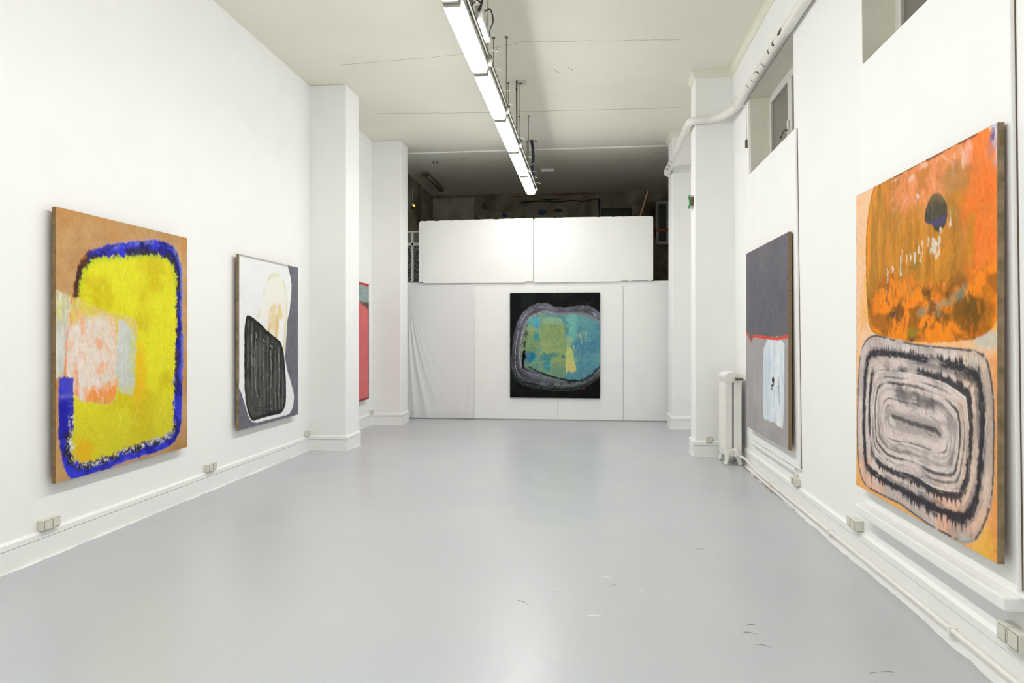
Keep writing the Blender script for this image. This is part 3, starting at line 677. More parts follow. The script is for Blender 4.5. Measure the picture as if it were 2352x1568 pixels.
def paint_teal(c):
    n1, n2, nf = c.noise(5, 6), c.noise(28, 32, 3), c.noise(80, 90, 2)
    c.img = hexmix(np.broadcast_to(col(7, 9, 9), c.img.shape), np.broadcast_to(col(22, 28, 23), c.img.shape), sm(c.noise(6, 8), .4, .8))
    wob = (c.noise(6, 7, 3) - .5) * .06
    do, di = c.sdf(B_OUT), c.sdf(B_IN)
    u = np.clip(-do / np.maximum(1e-4, -do + np.maximum(di, 0)), 0, 1)     # 0 outer edge .. 1 inner edge of the ring
    uu = u + wob
    inring = 1 - sm(do + (n2 - .5) * .02, -.02, .012)
    lut = c.rng.random(90).astype(np.float32)
    def streak(k): 
        z = np.clip(uu, 0, .999) * k; i = z.astype(int); f = z - i; return lut[i] * (1 - f) + lut[i + 1] * f
    st = np.clip(.45 * streak(20) + .3 * streak(52) + .5 * (c.noise(9, 11, 3) - .25), 0, 1)
    lightside = np.clip(1.15 - 1.0 * sm(c.T, .55, .95) * sm(c.S, .0, .5), .35, 1.1)
    ringc = hexmix(np.broadcast_to(col(70, 70, 80), c.img.shape), np.broadcast_to(col(142, 142, 158), c.img.shape), st)
    ringc = hexmix(ringc, np.broadcast_to(col(34, 40, 40), c.img.shape), sm(c.noise(5, 6), .5, .9) * .5)
    c.lay(ringc, inring)
    # left and lower flank of the ring is a darker green-grey, brighter lines ride on it
    low = np.maximum(sm(c.T, .70, .9), 0) 
    c.lay(col(38, 50, 47), inring * sm(c.T, .40, .65) * (1 - sm(c.S + u * .05, .05, .22)) * (1 - sm(u, .55, .9)) * .85)
    c.lay(col(64, 76, 70), inring * low * .7); c.lay(col(14, 18, 17), inring * low * (1 - sm(u, .15, .65)) * .9)
    for at, wd, cc, op in ((.34, .05, (190, 190, 206), .85), (.78, .045, (206, 206, 204), .9), (.16, .05, (120, 120, 136), .6), (.62, .04, (150, 120, 130), .35)):
        m = (1 - sm(np.abs(uu - at) + (nf - .5) * wd * .8, wd * .2, wd)) * (1 - sm(c.S - c.T * .1, .28, .6)) * sm(c.noise(10, 12), .1, .6) * (1 - low * .7)
        c.lay(col(*cc), m * inring * op)
    c.lay(col(150, 168, 162), inring * sm(u, .62, .9) * (1 - low) * (1 - sm(c.T, .25, .5)) * .55)
    c.lay(col(122, 134, 128), (1 - sm(c.dist([(.35, .86), (.48, .88), (.62, .875), (.78, .86), (.9, .80)]), .0, .07)) * sm(n2 * .5 + nf * .5, .3, .6) * .8)
    gy_, gx_ = np.gradient(u); tang = np.arctan2(gx_ * c.H / c.ny * c.nx / c.W, -gy_)
    at_ = lambda a_, b_: float(tang[min(c.ny - 1, int(b_ * c.ny)), min(c.nx - 1, int(a_ * c.nx))])
    c.scribble(260, inring * (di > .01), [col(120, 120, 134), col(84, 84, 94), col(54, 58, 62), col(150, 150, 164), col(100, 104, 108), col(40, 44, 46)], (.05, .16), (.003, .009), at_, (.2, .55), .2)
    # inside
    ins = 1 - sm(di + (n2 - .5) * .05, -.008, .02)
    ic = hexmix(np.broadcast_to(col(94, 150, 152), c.img.shape), np.broadcast_to(col(118, 168, 142), c.img.shape), sm(c.S + (n1 - .5) * .5, .55, .35))
    c.lay(ic, ins)
    r = ins * sm(c.S + (n2 - .5) * .10, .62, .70)
    c.lay(hexmix(np.broadcast_to(col(76, 136, 158), c.img.shape), np.broadcast_to(col(112, 168, 168), c.img.shape), c.noise(6, 7)), r * .95)
    c.lay(col(64, 122, 164), r * sm(c.noise(5, 6), .5, .85) * .5)
    c.scribble(420, r, [col(70, 140, 170), col(96, 168, 180), col(60, 118, 170), col(118, 182, 178), col(56, 104, 124), col(84, 150, 160), col(130, 176, 160)], (.03, .12), (.005, .016), (1.0, .7), (.2, .6), .15)
    c.lay(col(124, 192, 180), r * (1 - sm(np.abs(c.S - .68), .03, .09)) * (1 - sm(c.T, .42, .5)) * .8)
    c.scribble(26, r * (1 - sm(np.abs(c.S - .8), .05, .12)) * sm(c.T, .33, .4) * (1 - sm(c.T, .6, .7)), [col(206, 208, 160), col(180, 200, 160), col(220, 220, 180)], (.03, .10), (.003, .010), (1.6, .25), (.4, .8), .2)
    c.scribble(60, ins * sm(c.T, .66, .72) * sm(c.S, .6, .7), [col(150, 180, 176), col(60, 84, 90), col(110, 156, 160)], (.03, .1), (.004, .012), (.5, .5), (.3, .6), .2)
    g = ins * (1 - sm(c.sdf(B_GREEN, 1) + (n2 - .5) * .02, -.004, .008))
    c.lay(hexmix(np.broadcast_to(col(132, 160, 106), c.img.shape), np.broadcast_to(col(168, 184, 122), c.img.shape), c.noise(5, 6)), g * .97)
    c.lay(col(140, 184, 158), g * (1 - sm(c.T, .27, .31)) * .85)
    l = ins * (1 - sm(c.S, .32, .335)) * sm(c.T, .27, .36) * (1 - sm(c.T, .55, .62))
    c.lay(hexmix(np.broadcast_to(col(120, 150, 104), c.img.shape), np.broadcast_to(col(158, 178, 120), c.img.shape), c.noise(8, 9)), l * .85)
    c.lay(col(104, 150, 132), ins * sm(c.T + (n2 - .5) * .05, .64, .70) * (1 - sm(c.S, .58, .63)) * .75)
    c.lay(col(134, 168, 146), ins * (1 - sm(np.abs(c.S - .335), .008, .018)) * .6)
    for x, y, rx, ry, cc in ((.293, .275, .036, .055, (76, 178, 212)), (.293, .31, .034, .03, (70, 160, 214)), (.288, .41, .04, .05, (52, 150, 166)), (.20, .61, .075, .06, (24, 116, 176)), (.26, .60, .05, .05, (40, 128, 160)),
                             (.40, .615, .075, .05, (28, 138, 152)), (.41, .685, .04, .05, (40, 150, 170)), (.50, .59, .06, .03, (70, 142, 130)), (.597, .607, .03, .02, (52, 132, 128)), (.34, .53, .02, .03, (84, 168, 168)), (.225, .27, .02, .05, (80, 186, 190))):
        c.rect(x, y, rx, ry, col(*cc), .88, .55, .5)
    c.scribble(200, g, [col(150, 172, 112), col(172, 186, 124), col(134, 160, 108), col(142, 172, 130)], (.04, .14), (.008, .02), (1.4, .4), (.15, .4), .1)
    c.scribble(70, ins * (1 - sm(c.S, .31, .33)), [col(146, 170, 116), col(112, 150, 124), col(128, 160, 120), col(90, 130, 110)], (.03, .10), (.006, .014), (1.3, .5), (.2, .5), .2)
    for x, y in ((.47, .315), (.51, .31), (.455, .425), (.475, .43), (.515, .42), (.56, .425), (.22, .41), (.41, .43)):
        c.rect(x, y, .009, .010, col(84, 138, 118), .7, .8, .8)
    yv = ins * (1 - sm(c.sdf(B_YEL, 1) + (n2 - .5) * .02, -.006, .008))
    c.lay(hexmix(np.broadcast_to(col(196, 206, 120), c.img.shape), np.broadcast_to(col(216, 206, 128), c.img.shape), sm(c.T, .6, .72)), yv * .95)
    c.lay(col(170, 196, 128), ins * (1 - sm(np.abs(c.S - .655), .02, .035)) * sm(c.T, .40, .43) * (1 - sm(c.T, .50, .53)) * .7)
    for pts in ([(.775, .38), (.79, .43), (.80, .48)], [(.71, .50), (.715, .54)], [(.85, .37), (.85, .47)], [(.69, .43), (.69, .47)]):
        c.stroke(pts, .010, col(216, 210, 160), .8)
    c.lay(col(118, 140, 106), ins * (1 - sm(c.S + (n2 - .5) * .06, .17, .22)) * sm(c.T, .33, .42) * .6)
    c.lay(col(40, 44, 36), (1 - sm(c.dist([(.205, .30), (.185, .38), (.165, .47), (.15, .55)]), .010, .04)) * sm(n2, .3, .6) * .85)
    c.lay(col(8, 10, 12), 1 - sm(c.sdf(B_MARK, 1) + (n2 - .5) * .012, -.003, .006))
    c.stroke(B_LINE, .017, col(20, 26, 26), .95); c.stroke([(.65, .845), (.8, .835), (.92, .78), (1.0, .70)], .030, col(30, 46, 46), .8, 1.0)
    c.lay(col(26, 34, 34), (1 - sm(c.dist([(.85, .10), (.9, .13), (1., .2)]), .0, .02)) * 0)
    c.stroke([(.86, .115), (.92, .09)], .035, col(52, 64, 56), .5, 1.2, 1)
    c.stroke([(.815, .917), (.833, .908)], .010, col(170, 36, 14), 1, .3)
    c.lay(col(200, 200, 206), (1 - sm(c.dist([(.93, .19), (.97, .23), (1., .27)]), .004, .02)) * .6 * sm(n2, .3, .5))
    c.rough(.0035, .10)

def paint_grey(c):
    n1, n2, nf = c.noise(4, 5), c.noise(26, 30, 3), c.noise(80, 100, 2)
    c.img = hexmix(np.broadcast_to(col(164, 159, 160), c.img.shape), np.broadcast_to(col(182, 177, 176), c.img.shape), n1)
    gx = [p[0] for p in G_LINE]; gy = [p[1] for p in G_LINE]
    yl = np.interp(c.S, gx, gy).astype(np.float32)
    up = 1 - sm(c.T - yl, -.004, .002)
    c.lay(hexmix(np.broadcast_to(col(98, 96, 105), c.img.shape), np.broadcast_to(col(120, 117, 124), c.img.shape), n1 * .6 + n2 * .4), up)
    st = 1 - sm(c.sdf(G_STRIP, 1) + (n2 - .5) * .015, -.004, .006)
    c.lay(hexmix(np.broadcast_to(col(206, 216, 226), c.img.shape), np.broadcast_to(col(232, 236, 240), c.img.shape), c.noise(10, 5)), st)
    c.lay(col(196, 214, 228), st * sm(c.noise(14, 8), .55, .75) * .7)
    c.stroke(G_STREAK, .014, col(110, 158, 186), .85, .8); c.stroke([(.81, .72), (.822, .79)], .010, col(58, 118, 130), .8, .8)
    c.lay(col(216, 226, 234), (1 - sm(c.dist([(.85, .6), (.85, .85)]), .02, .06)) * st * .5)
    # small pasted print
    pr = sm(c.S, .632, .636) * (1 - sm(c.S, .716, .72)) * sm(c.T, .672, .674) * (1 - sm(c.T, .745, .747))
    c.lay(col(226, 228, 232), pr)
    c.lay(col(26, 26, 30), pr * (1 - sm(np.hypot((c.S - .69) / .03, (c.T - .695) / .018), .7, 1)))
    c.lay(col(30, 30, 34), pr * (1 - sm(c.dist([(.70, .69), (.695, .72), (.66, .725)]), .008, .016)))
    c.lay(col(120, 140, 170), pr * sm(c.T, .73, .735) * (1 - sm(c.S, .67, .69)))
    c.stroke([(.242, .675), (.251, .757), (.229, .841)], .005, col(206, 203, 202), .8, .8)
    c.stroke([(.229, .83), (.229, .845)], .010, col(214, 212, 212), .9)
    c.rough(.002, .03)
    c.lay(col(228, 78, 62), 1 - sm(np.abs(c.T - yl - .006) + (n2 - .5) * .004, .006, .009))

def paint_orange(c):
    wx, wy = (c.noise(5, 6, 3) - .5) * .06, (c.noise(5, 6, 3) - .5) * .06
    n1, n2, nf = c.noise(5, 6), c.noise(26, 32, 3), c.noise(70, 90, 2)
    vb = c.noise(40, 7, 3, warp=(wx, wy))           # vertical brush marks
    sh = c.img.shape; F = lambda *k: np.broadcast_to(col(*k), sh)
    c.img = hexmix(F(254, 186, 108), F(248, 198, 156), sm(c.noise(9, 5), .3, .7))
    c.lay(col(250, 178, 84), sm(c.T, .9, 1.) * .8); c.lay(col(236, 150, 70), sm(c.S, .9, 1.) * sm(c.T, .5, .55) * .7)
    c.lay(col(246, 190, 70), (1 - sm(np.hypot(c.S - .93, c.T - .985), .03, .08)) * .6)
    d = c.sdf(O_TOP)
    m = 1 - sm(d + (n2 - .5) * .012, -.005, .006)
    base = hexmix(F(190, 126, 28), F(218, 146, 42), sm(vb, .25, .75))
    base = hexmix(base, F(150, 104, 34), sm(c.noise(6, 8), .5, .8) * .5)
    c.lay(base, m)
    OR = [col(224, 132, 34), col(240, 140, 36), col(206, 124, 34), col(190, 132, 40), col(170, 118, 34), col(206, 146, 60), col(160, 104, 24)]
    c.scribble(380, m * (1 - sm(c.T, .36, .42)), OR, (.05, .20), (.006, .022), lambda u, v: 1.57 + (v - .22) * 2.2 * (1 if u > .58 else -1), (.2, .65), .15)
    # salmon scumble along the top
    top = 1 - sm(c.T + (n1 - .5) * .14, .07, .17)
    c.lay(hexmix(F(214, 132, 62), F(244, 150, 92), sm(c.noise(14, 18), .35, .65)), m * top * sm(c.S, .22, .45) * .9)
    c.scribble(90, m * top * sm(c.S, .2, .35), [col(242, 190, 160), col(246, 160, 100), col(232, 140, 70), col(244, 214, 200)], (.02, .08), (.004, .012), (1.2, .7), (.3, .75), .3)
    # brilliant orange down the right side
    rt = sm(c.S + (n1 - .5) * .06, .80, .88)
    c.lay(hexmix(F(246, 116, 28), F(252, 140, 60), c.noise(6, 14)), m * rt * (1 - sm(c.T, .38, .48) * .5) * .95)
    c.lay(col(194, 138, 12), m * (1 - sm(np.abs(c.S - .865 + (c.T - .25) * .1), .01, .035)) * sm(c.T, .17, .2) * (1 - sm(c.T, .29, .33)) * .8)
    c.lay(col(178, 128, 60), m * (1 - sm(np.hypot((c.S - .80) / .14, (c.T - .085) / .06), .4, 1)) * .7)
    # ochre left flank with vertical streaks
    c.lay(col(176, 128, 40), m * (1 - sm(c.S + (vb - .5) * .06, .15, .20)) * .7)
    c.lay(col(250, 150, 30), m * sm(c.noise(30, 5, 3), .6, .72) * (1 - sm(c.S, .25, .35)) * .8)
    # lower band: flames of orange over brown
    lo = sm(c.T + (n1 - .5) * .10, .30, .38)
    c.lay(hexmix(F(176, 104, 12), F(255, 142, 18), sm(c.noise(10, 14, 4, warp=(wx, wy)), .36, .60)), m * lo * .92)
    c.lay(col(84, 62, 30), m * lo * sm(c.noise(10, 16, 4), .60, .74) * .75)
    c.lay(col(104, 74, 14), m * (1 - sm(np.hypot((c.S - .83) / .12, (c.T - .425) / .055) + (n2 - .5) * .8, .5, 1.1)) * .85)
    c.lay(col(150, 138, 30), m * (1 - sm(np.hypot((c.S - .50) / .06, (c.T - .475) / .02), .4, 1)) * .7)
    c.lay(col(60, 58, 66), m * (1 - sm(np.hypot((c.S - .35) / .05, (c.T - .418) / .014) + (n2 - .5), .4, 1)) * .7)
    c.lay(col(70, 54, 40), m * (1 - sm(np.hypot((c.S - .50) / .03, (c.T - .345) / .03) + (n2 - .5), .4, 1)) * .6)
    # concentric ochre arcs round the middle
    a = np.hypot((c.S - .58) / .30, (c.T - .22) / .125); arc = .5 + .5 * np.cos(a * 15 + (n1 - .5) * 5)
    c.lay(col(192, 148, 66), m * (1 - sm(a, .9, 1.5)) * sm(arc, .5, .9) * sm(c.noise(7, 8), .4, .7) * .4)
    c.lay(col(244, 146, 46), m * (1 - sm(a, 1., 1.6)) * sm(-arc, -.35, -.05) * .3 * sm(n1, .5, .7))
    c.lay(col(158, 146, 108), (1 - sm(c.dist([(.55, .42), (.66, .405), (.76, .392), (.83, .37)]), .012, .034)) * sm(n2, .2, .5) * .8)
    c.lay(col(168, 150, 110), (1 - sm(c.dist([(.62, .405), (.70, .425)]), .012, .034)) * sm(n2, .2, .5) * .6)
    c.lay(col(120, 122, 100), (1 - sm(c.dist([(.81, .385), (.835, .365)]), .012, .034)) * .7)
    c.lay(col(136, 118, 46), m * (1 - sm(np.hypot((c.S - .52) / .05, (c.T - .285) / .018), .4, 1)) * .6)
    # dark oval
    ov = 1 - sm(c.sdf(O_OVAL) + (n2 - .5) * .01, -.004, .005)
    c.lay(hexmix(F(98, 86, 62), F(128, 108, 70), c.noise(12, 16)), ov)
    c.lay(col(62, 60, 52), ov * sm(c.noise(9, 12), .5, .7) * .7)
    c.lay(col(80, 74, 108), ov * sm(c.T, .166, .174) * (1 - sm(c.T, .186, .196)) * .95)
    # scraped-out white flecks
    for x, y, rx, ry in ((.754, .182, .012, .018), (.615, .226, .010, .012), (.549, .232, .012, .016), (.560, .258, .022, .014), (.575, .247, .012, .02), (.667, .266, .018, .008), (.687, .254, .009, .014), (.414, .277, .012, .028),
                         (.424, .250, .009, .02), (.303, .300, .010, .018), (.306, .285, .014, .006), (.487, .256, .012, .012), (.686, .23, .012, .006), (.717, .353, .012, .006), (.297, .352, .008, .008), (.475, .098, .012, .006), (.54, .095, .02, .006),
                         (.655, .24, .03, .004), (.35, .282, .012, .006), (.63, .25, .02, .005), (.695, .207, .012, .006), (.52, .262, .01, .012), (.46, .262, .008, .014)):
        c.stroke([(x - rx * .3, y - ry), (x + rx * .1, y), (x - rx * .2, y + ry * .9)], rx * c.W * .6, col(224, 218, 204), .8, 1.5, .7)
    for x, y, rx, ry in ((.85, .035, .03, .03), (.83, .05, .012, .018), (.50, .03, .03, .012), (.58, .012, .03, .01), (.36, .012, .04, .006)):
        c.blob(x, y, rx, ry, col(244, 200, 176), .7, .6, .8)
    # shape outline and upper right corner
    c.lay(col(170, 126, 26), (1 - sm(np.abs(d + .008), .003, .012)) * (1 - sm(c.S, .2, .3)) * .8)
    cor = sm(c.S + (n2 - .5) * .03 + (.1 - c.T) * .3, .985, 1.01) * (1 - sm(c.T, .07, .11))
    c.lay(hexmix(F(206, 206, 222), F(92, 92, 160), sm(c.noise(30, 20), .6, .75)), cor)
    c.lay(col(160, 140, 150), (1 - sm(np.hypot((c.S - .965) / .03, (c.T - .05) / .035), .4, 1)) * .5)
    c.lay(col(96, 54, 20), (1 - sm(c.T + (n2 - .5) * .008, .000, .005)) * sm(c.S, .3, .4) * (1 - sm(c.S, .9, .92)) * .8)
    c.scribble(150, m * lo, [col(255, 142, 18), col(250, 120, 20), col(206, 126, 10), col(120, 80, 20), col(84, 62, 34), col(226, 150, 30), col(150, 120, 30)], (.03, .12), (.006, .02), (1.4, .7), (.3, .75), .2)
    c.scribble(140, m * rt * (1 - lo), [col(255, 128, 30), col(252, 112, 16), col(255, 146, 62), col(232, 120, 30)], (.06, .2), (.008, .025), (1.57, .2), (.2, .5), .1)
    # ---- lower form: rings of black and pale rose
    do = c.sdf(O_BOT); dc = c.sdf(O_CORE)
    u0 = np.clip(-do / np.maximum(1e-4, -do + np.maximum(dc, 0)), 0, 1)
    gy, gx = np.gradient(u0); gyn, gxn = gy * c.ny / c.H, gx * c.nx / c.W
    horiz = np.abs(gyn) / (np.abs(gyn) + np.abs(gxn) + 1e-5)
    u = u0 + (c.noise(4, 5, 3) - .5) * .055
    lut = c.rng.random(180).astype(np.float32)
    def streak(kk):
        z = np.clip(u, 0, .999) * kk; i = z.astype(int); f = z - i; return lut[i] * (1 - f) + lut[i + 1] * f
    st = .5 * streak(30) + .5 * streak(95)
    pale = hexmix(F(224, 208, 202), F(200, 184, 176), sm(n1, .3, .8))
    pale = hexmix(pale, F(240, 186, 158), sm(c.noise(4, 5), .45, .75) * sm(c.T, .84, .93) * .9)
    pale = hexmix(pale, F(228, 196, 170), sm(c.S, .75, .85) * .6)
    k = 1 - sm(do + (n2 - .5) * .008, -.004, .005)
    c.lay(pale, k)
    c.lay(col(150, 144, 144), k * sm(st, .5, .85) * sm(c.noise(6, 7), .2, .5) * .7)
    c.lay(col(132, 132, 136), k * sm(c.noise(5, 7), .55, .8) * .4)
    tang = np.arctan2(gxn, -gyn); at_ = lambda a_, b_: float(tang[min(c.ny - 1, int(b_ * c.ny)), min(c.nx - 1, int(a_ * c.nx))])
    dlen = sm(c.noise(110, 3, 2), .35, .95) * sm(horiz, .5, .8)          # drips leave the rings outward
    def band(at, w, cc, op, lo_=0.2, drip=0.):
        dd = u - at
        mm = 1 - sm(np.abs(dd) + (nf - .5) * w * .5, w * .5, w * 1.05)
        if drip: mm = np.maximum(mm, (1 - sm(-dd / (w + drip * dlen + 1e-4), .5, 1.0)) * (dd < 0) * (.35 + .65 * sm(dlen, .1, .4)))
        c.lay(col(*cc), k * mm * sm(c.noise(6, 7), lo_, lo_ + .3) * op)
    band(.21, .060, (42, 42, 52), .97, -.1, .10); band(.275, .04, (96, 93, 98), .55, .35); band(.40, .050, (48, 47, 54), .95, .0, .07); band(.445, .012, (236, 228, 224), .8, .3)
    band(.52, .016, (104, 100, 102), .8); band(.60, .024, (66, 64, 68), .85, .25); band(.622, .008, (232, 220, 216), .8, .3); band(.71, .045, (112, 109, 111), .65, .35); band(.82, .012, (80, 77, 80), .8, .3); band(.92, .03, (98, 94, 96), .7, .4)
    c.scribble(520, k * (u0 > .1), [col(60, 59, 66), col(120, 117, 120), col(216, 202, 196), col(232, 220, 214), col(96, 94, 98), col(160, 152, 150), col(44, 44, 52)], (.04, .18), (.002, .008), at_, (.2, .6), .2)
    c.scribble(160, k * (u0 < .17) * (horiz > .5), [col(70, 70, 78), col(110, 108, 112), col(50, 50, 58), col(236, 196, 172)], (.03, .10), (.002, .005), (1.57, .06), (.25, .65), .3)
    c.lay(col(48, 48, 56), k * (1 - sm(np.abs(u0 - .016), .006, .020)) * sm(n2, .1, .4) * .85)
    c.lay(col(120, 116, 116), k * sm(u0, .93, 1.) * .5); c.lay(col(62, 60, 64), k * (1 - sm(c.dist([(.34, .727), (.5, .735), (.665, .735), (.69, .745)]) + (nf - .5) * .01, .004, .018)) * .8)
    c.lay(col(222, 212, 206), k * (1 - sm(c.dist([(.33, .742), (.36, .752)]), .01, .03)) * .8)
    c.lay(col(92, 90, 94), k * (1 - sm(c.dist([(.40, .655), (.52, .665), (.64, .668)]) + (nf - .5) * .03, .01, .065)) * sm(c.noise(10, 14), .3, .6) * .75)
    c.lay(col(210, 204, 190), k * (1 - sm(np.hypot((c.S - .88) / .06, (c.T - .545) / .025), .2, 1)) * .6)
    c.lay(col(60, 62, 62), k * (1 - sm(c.dist([(.80, .575), (.90, .59), (.925, .64)]) + (nf - .5) * .03, .0, .045)) * .7)
    c.lay(col(196, 200, 196), k * (1 - sm(np.hypot((c.S - .84) / .07, (c.T - .985) / .02), .3, 1)) * .6)
    gr = (sm(c.S + (n2 - .5) * .05, .86, .92) * sm(c.T, .468, .478) * (1 - sm(c.T, .50, .53))) * (1 - m)
    c.lay(col(196, 200, 190), gr * .8)
    c.rough(.0022, .07)

PAINTM = paint_material('oil_paint_on_canvas')
def painting(label, W, H, place, fn, seed, edge_mat, res=220, thick=0.028, group='large abstract canvases'):
    """place: (origin, right, up) of the face's top-left corner; the canvas hangs as one thing with face, sides and stretcher"""
    o0, rt, out = Vector(place[0]), Vector(place[1]), Vector(place[2])
    base = o0 + rt * (W / 2) + Vector((0, 0, -H))
    root = thing('abstract_painting', label, 'painting', base, group)
    nx, ny = int(W * res), int(H * res)
    c = Canvas(W, H, nx, ny, seed); fn(c)
    lum = c.img.mean(-1, keepdims=True); img = np.clip(c.img * (0.88 + 0.14 * lum), 0.002, 0.92)
    # local coordinates relative to the empty at the painting's foot
    k = np.arange(nx * ny).reshape(ny, nx)
    co = np.empty((ny, nx, 3), np.float32)
    relief = (c.noise(60, 70, 3) - .5) * 0.0016
    for a in range(3):
        co[..., a] = (o0[a] - base[a]) + rt[a] * c.X + out[a] * relief
    co[..., 2] -= c.Y
    q = np.stack([k[:-1, :-1], k[1:, :-1], k[1:, 1:], k[:-1, 1:]], -1).reshape(-1, 4)
    me = bpy.data.meshes.new('canvas_face')
    me.vertices.add(nx * ny); me.vertices.foreach_set('co', co.ravel())
    nf = len(q); me.loops.add(nf * 4); me.loops.foreach_set('vertex_index', q.ravel().astype(np.int32))
    me.polygons.add(nf); me.polygons.foreach_set('loop_start', np.arange(0, nf * 4, 4, dtype=np.int32))
    me.update(calc_edges=True); me.validate()
    ca = me.color_attributes.new('paint', 'FLOAT_COLOR', 'POINT')
    rgba = np.ones((nx * ny, 4), np.float32); rgba[:, :3] = img.reshape(-1, 3)
    ca.data.foreach_set('color', rgba.ravel())
    me.polygons.foreach_set('use_smooth', np.ones(nf, bool))
    me.materials.append(PAINTM)
    face = bpy.data.objects.new('canvas_face', me); C.objects.link(face); face.parent = root
    # folded canvas sides
    bm = B(); w2 = W / 2
    def loc(u, d, z): return rt * u - out * d + Vector((0, 0, z))
    rng = random.Random(seed)
    def side(pa, pb, nrm):
        n = max(4, int((Vector(pb) - Vector(pa)).length / 0.05)); prev = None
        for i in range(n + 1):
            p = Vector(pa) + (Vector(pb) - Vector(pa)) * (i / n)
            j = rng.uniform(0, .004) if 0 < i < n else 0
            row = [bm.verts.new(loc(p.x + nrm[0] * o_, d, p.y + nrm[1] * o_)) for o_, d in ((0, -0.0006), (.002, .004), (.001 + j, thick * .5), (.002, thick))]
            if prev:
                for a, b_ in zip(range(3), range(1, 4)): bm.faces.new((prev[a], prev[b_], row[b_], row[a]))
            prev = row
    side((-w2, H), (-w2, 0), (-1, 0)); side((w2, 0), (w2, H), (1, 0)); side((-w2, 0), (w2, 0), (0, -1)); side((w2, H), (-w2, H), (0, 1))
    bmesh.ops.recalc_face_normals(bm, faces=bm.faces[:])
    obj('canvas_side', bm, edge_mat, root, smooth=True)
    for (u0, u1, z0, z1) in ((-w2 + .004, -w2 + .05, .004, H - .004), (w2 - .05, w2 - .004, .004, H - .004), (-w2 + .05, w2 - .05, .004, .05), (-w2 + .05, w2 - .05, H - .05, H - .004), (-w2 + .05, w2 - .05, H / 2 - .02, H / 2 + .02)):
        bm = B(); vs = [loc(u, d, z) for u in (u0, u1) for d in (.012, thick) for z in (z0, z1)]
        v = [bm.verts.new(p) for p in vs]
        for f in ((0, 1, 3, 2), (4, 6, 7, 5), (0, 4, 5, 1), (2, 3, 7, 6), (0, 2, 6, 4), (1, 5, 7, 3)): bm.faces.new([v[i] for i in f])
        bmesh.ops.recalc_face_normals(bm, faces=bm.faces[:])
        obj('stretcher_bar', bm, WOOD, root)
    return root
LN, RN, BN = (1, 0, 0), (-1, 0, 0), (0, -1, 0)
painting('big canvas with a yellow field ringed in blue on a tan ground', 1.545, 1.874, ((-3.60, 4.345, 2.372), (0, 1, 0), LN), paint_yellow, 21, LINEN3)
painting('white canvas with a ribbed charcoal block and grey margins', 1.455, 1.817, ((-3.60, 6.82, 2.338), (0, 1, 0), LN), paint_white, 22, LINEN2)
painting('coral pink canvas with a grey band, half hidden behind the left pilaster', 1.55, 1.875, ((-3.60, 9.51, 2.337), (0, 1, 0), LN), paint_pink, 23, CANVPINK, res=130)
painting('black canvas with a glowing teal and green rounded form on the back wall', 1.577, 1.846, ((-1.415, 12.277, 2.246), (1, 0, 0), BN), paint_teal, 24, CANVBLK, thick=0.03)
painting('two-tone grey canvas split by a thin red line with a pale blue strip', 1.65, 1.90, ((1.712, 7.94, 2.40), (0, -1, 0), RN), paint_grey, 25, LINEN)
painting('canvas with an orange block above black and rose concentric rings', 1.572, 1.866, ((1.712, 4.732, 2.40), (0, -1, 0), RN), paint_orange, 26, LINEN2, res=240)

# ------------------------------------------------------------------ boards, rails and windows on the right wall
def window(nm, y0, y1, lbl):
    root = bpy.data.objects.new(nm, None); C.objects.link(root); root['kind'] = 'structure'; root['label'] = lbl
    f0, f1 = 0.205, 0.27; w = 0.05; z0, z1 = NZ0, NZ1
    bm = B()
    for a in ((y0, y0 + w, z0, z1), (y1 - w, y1, z0, z1), (y0 + w, y1 - w, z1 - w, z1), (y0 + w, y1 - w, z0, z0 + w)):
        box(bm, f0, f1, a[0], a[1], a[2], a[3], 0.004, fn=lean)
    obj('window_frame', bm, FRAMEP, root)
    mid = (y0 + y1) / 2
    for a, b, hs in ((y0 + w + .004, mid - .002, 1), (mid + .002, y1 - w - .004, -1)):
        bm = B(); s = 0.062; g0, g1 = 0.19, 0.24
        for q in ((a, a + s, z0 + w + .004, z1 - w - .004), (b - s, b, z0 + w + .004, z1 - w - .004), (a + s, b - s, z1 - w - s, z1 - w - .004), (a + s, b - s, z0 + w + .004, z0 + w + s)):
            box(bm, g0, g1, q[0], q[1], q[2], q[3], 0.006, fn=lean)
        sash = obj('sash', bm, FRAMEP, root)
        bm = B(); box(bm, 0.214, 0.220, a + s - .006, b - s + .006, z0 + w + s - .006, z1 - w - s + .006, fn=lean); obj('pane', bm, GLASS, sash)
        bm = B()
        for zz in (z1 - .32, z1 - 1.4, z0 + .4):
            yy = a if hs == 1 else b
            box(bm, 0.176, 0.192, yy - .010, yy + .010, zz - .05, zz + .05, 0.004, fn=lean)
        obj('hinge', bm, FRAMEP, sash)
    bm = B(); box(bm, 0.168, 0.192, mid - .022, mid + .022, 3.46, 3.62, 0.005, fn=lean)
    h = obj('latch', bm, FRAMEP, root)
    bm = B(); tube(bm, [lean(.17, mid, 3.52), lean(.135, mid, 3.52), lean(.125, mid + .02, 3.50), lean(.125, mid + .09, 3.47)], 0.009, 8); obj('latch_handle', bm, METAL, h, True)
    bm = B(); box(bm, f1 + .25, f1 + .27, y0 - .3, y1 + .3, z0 - .2, z1 + .4, fn=lean)
    return root
window('window_1', NF0, NF1, 'far grey-white casement window above a white board')
window('window_2', NN0, NN1, 'near casement window cut off by the top of the frame')

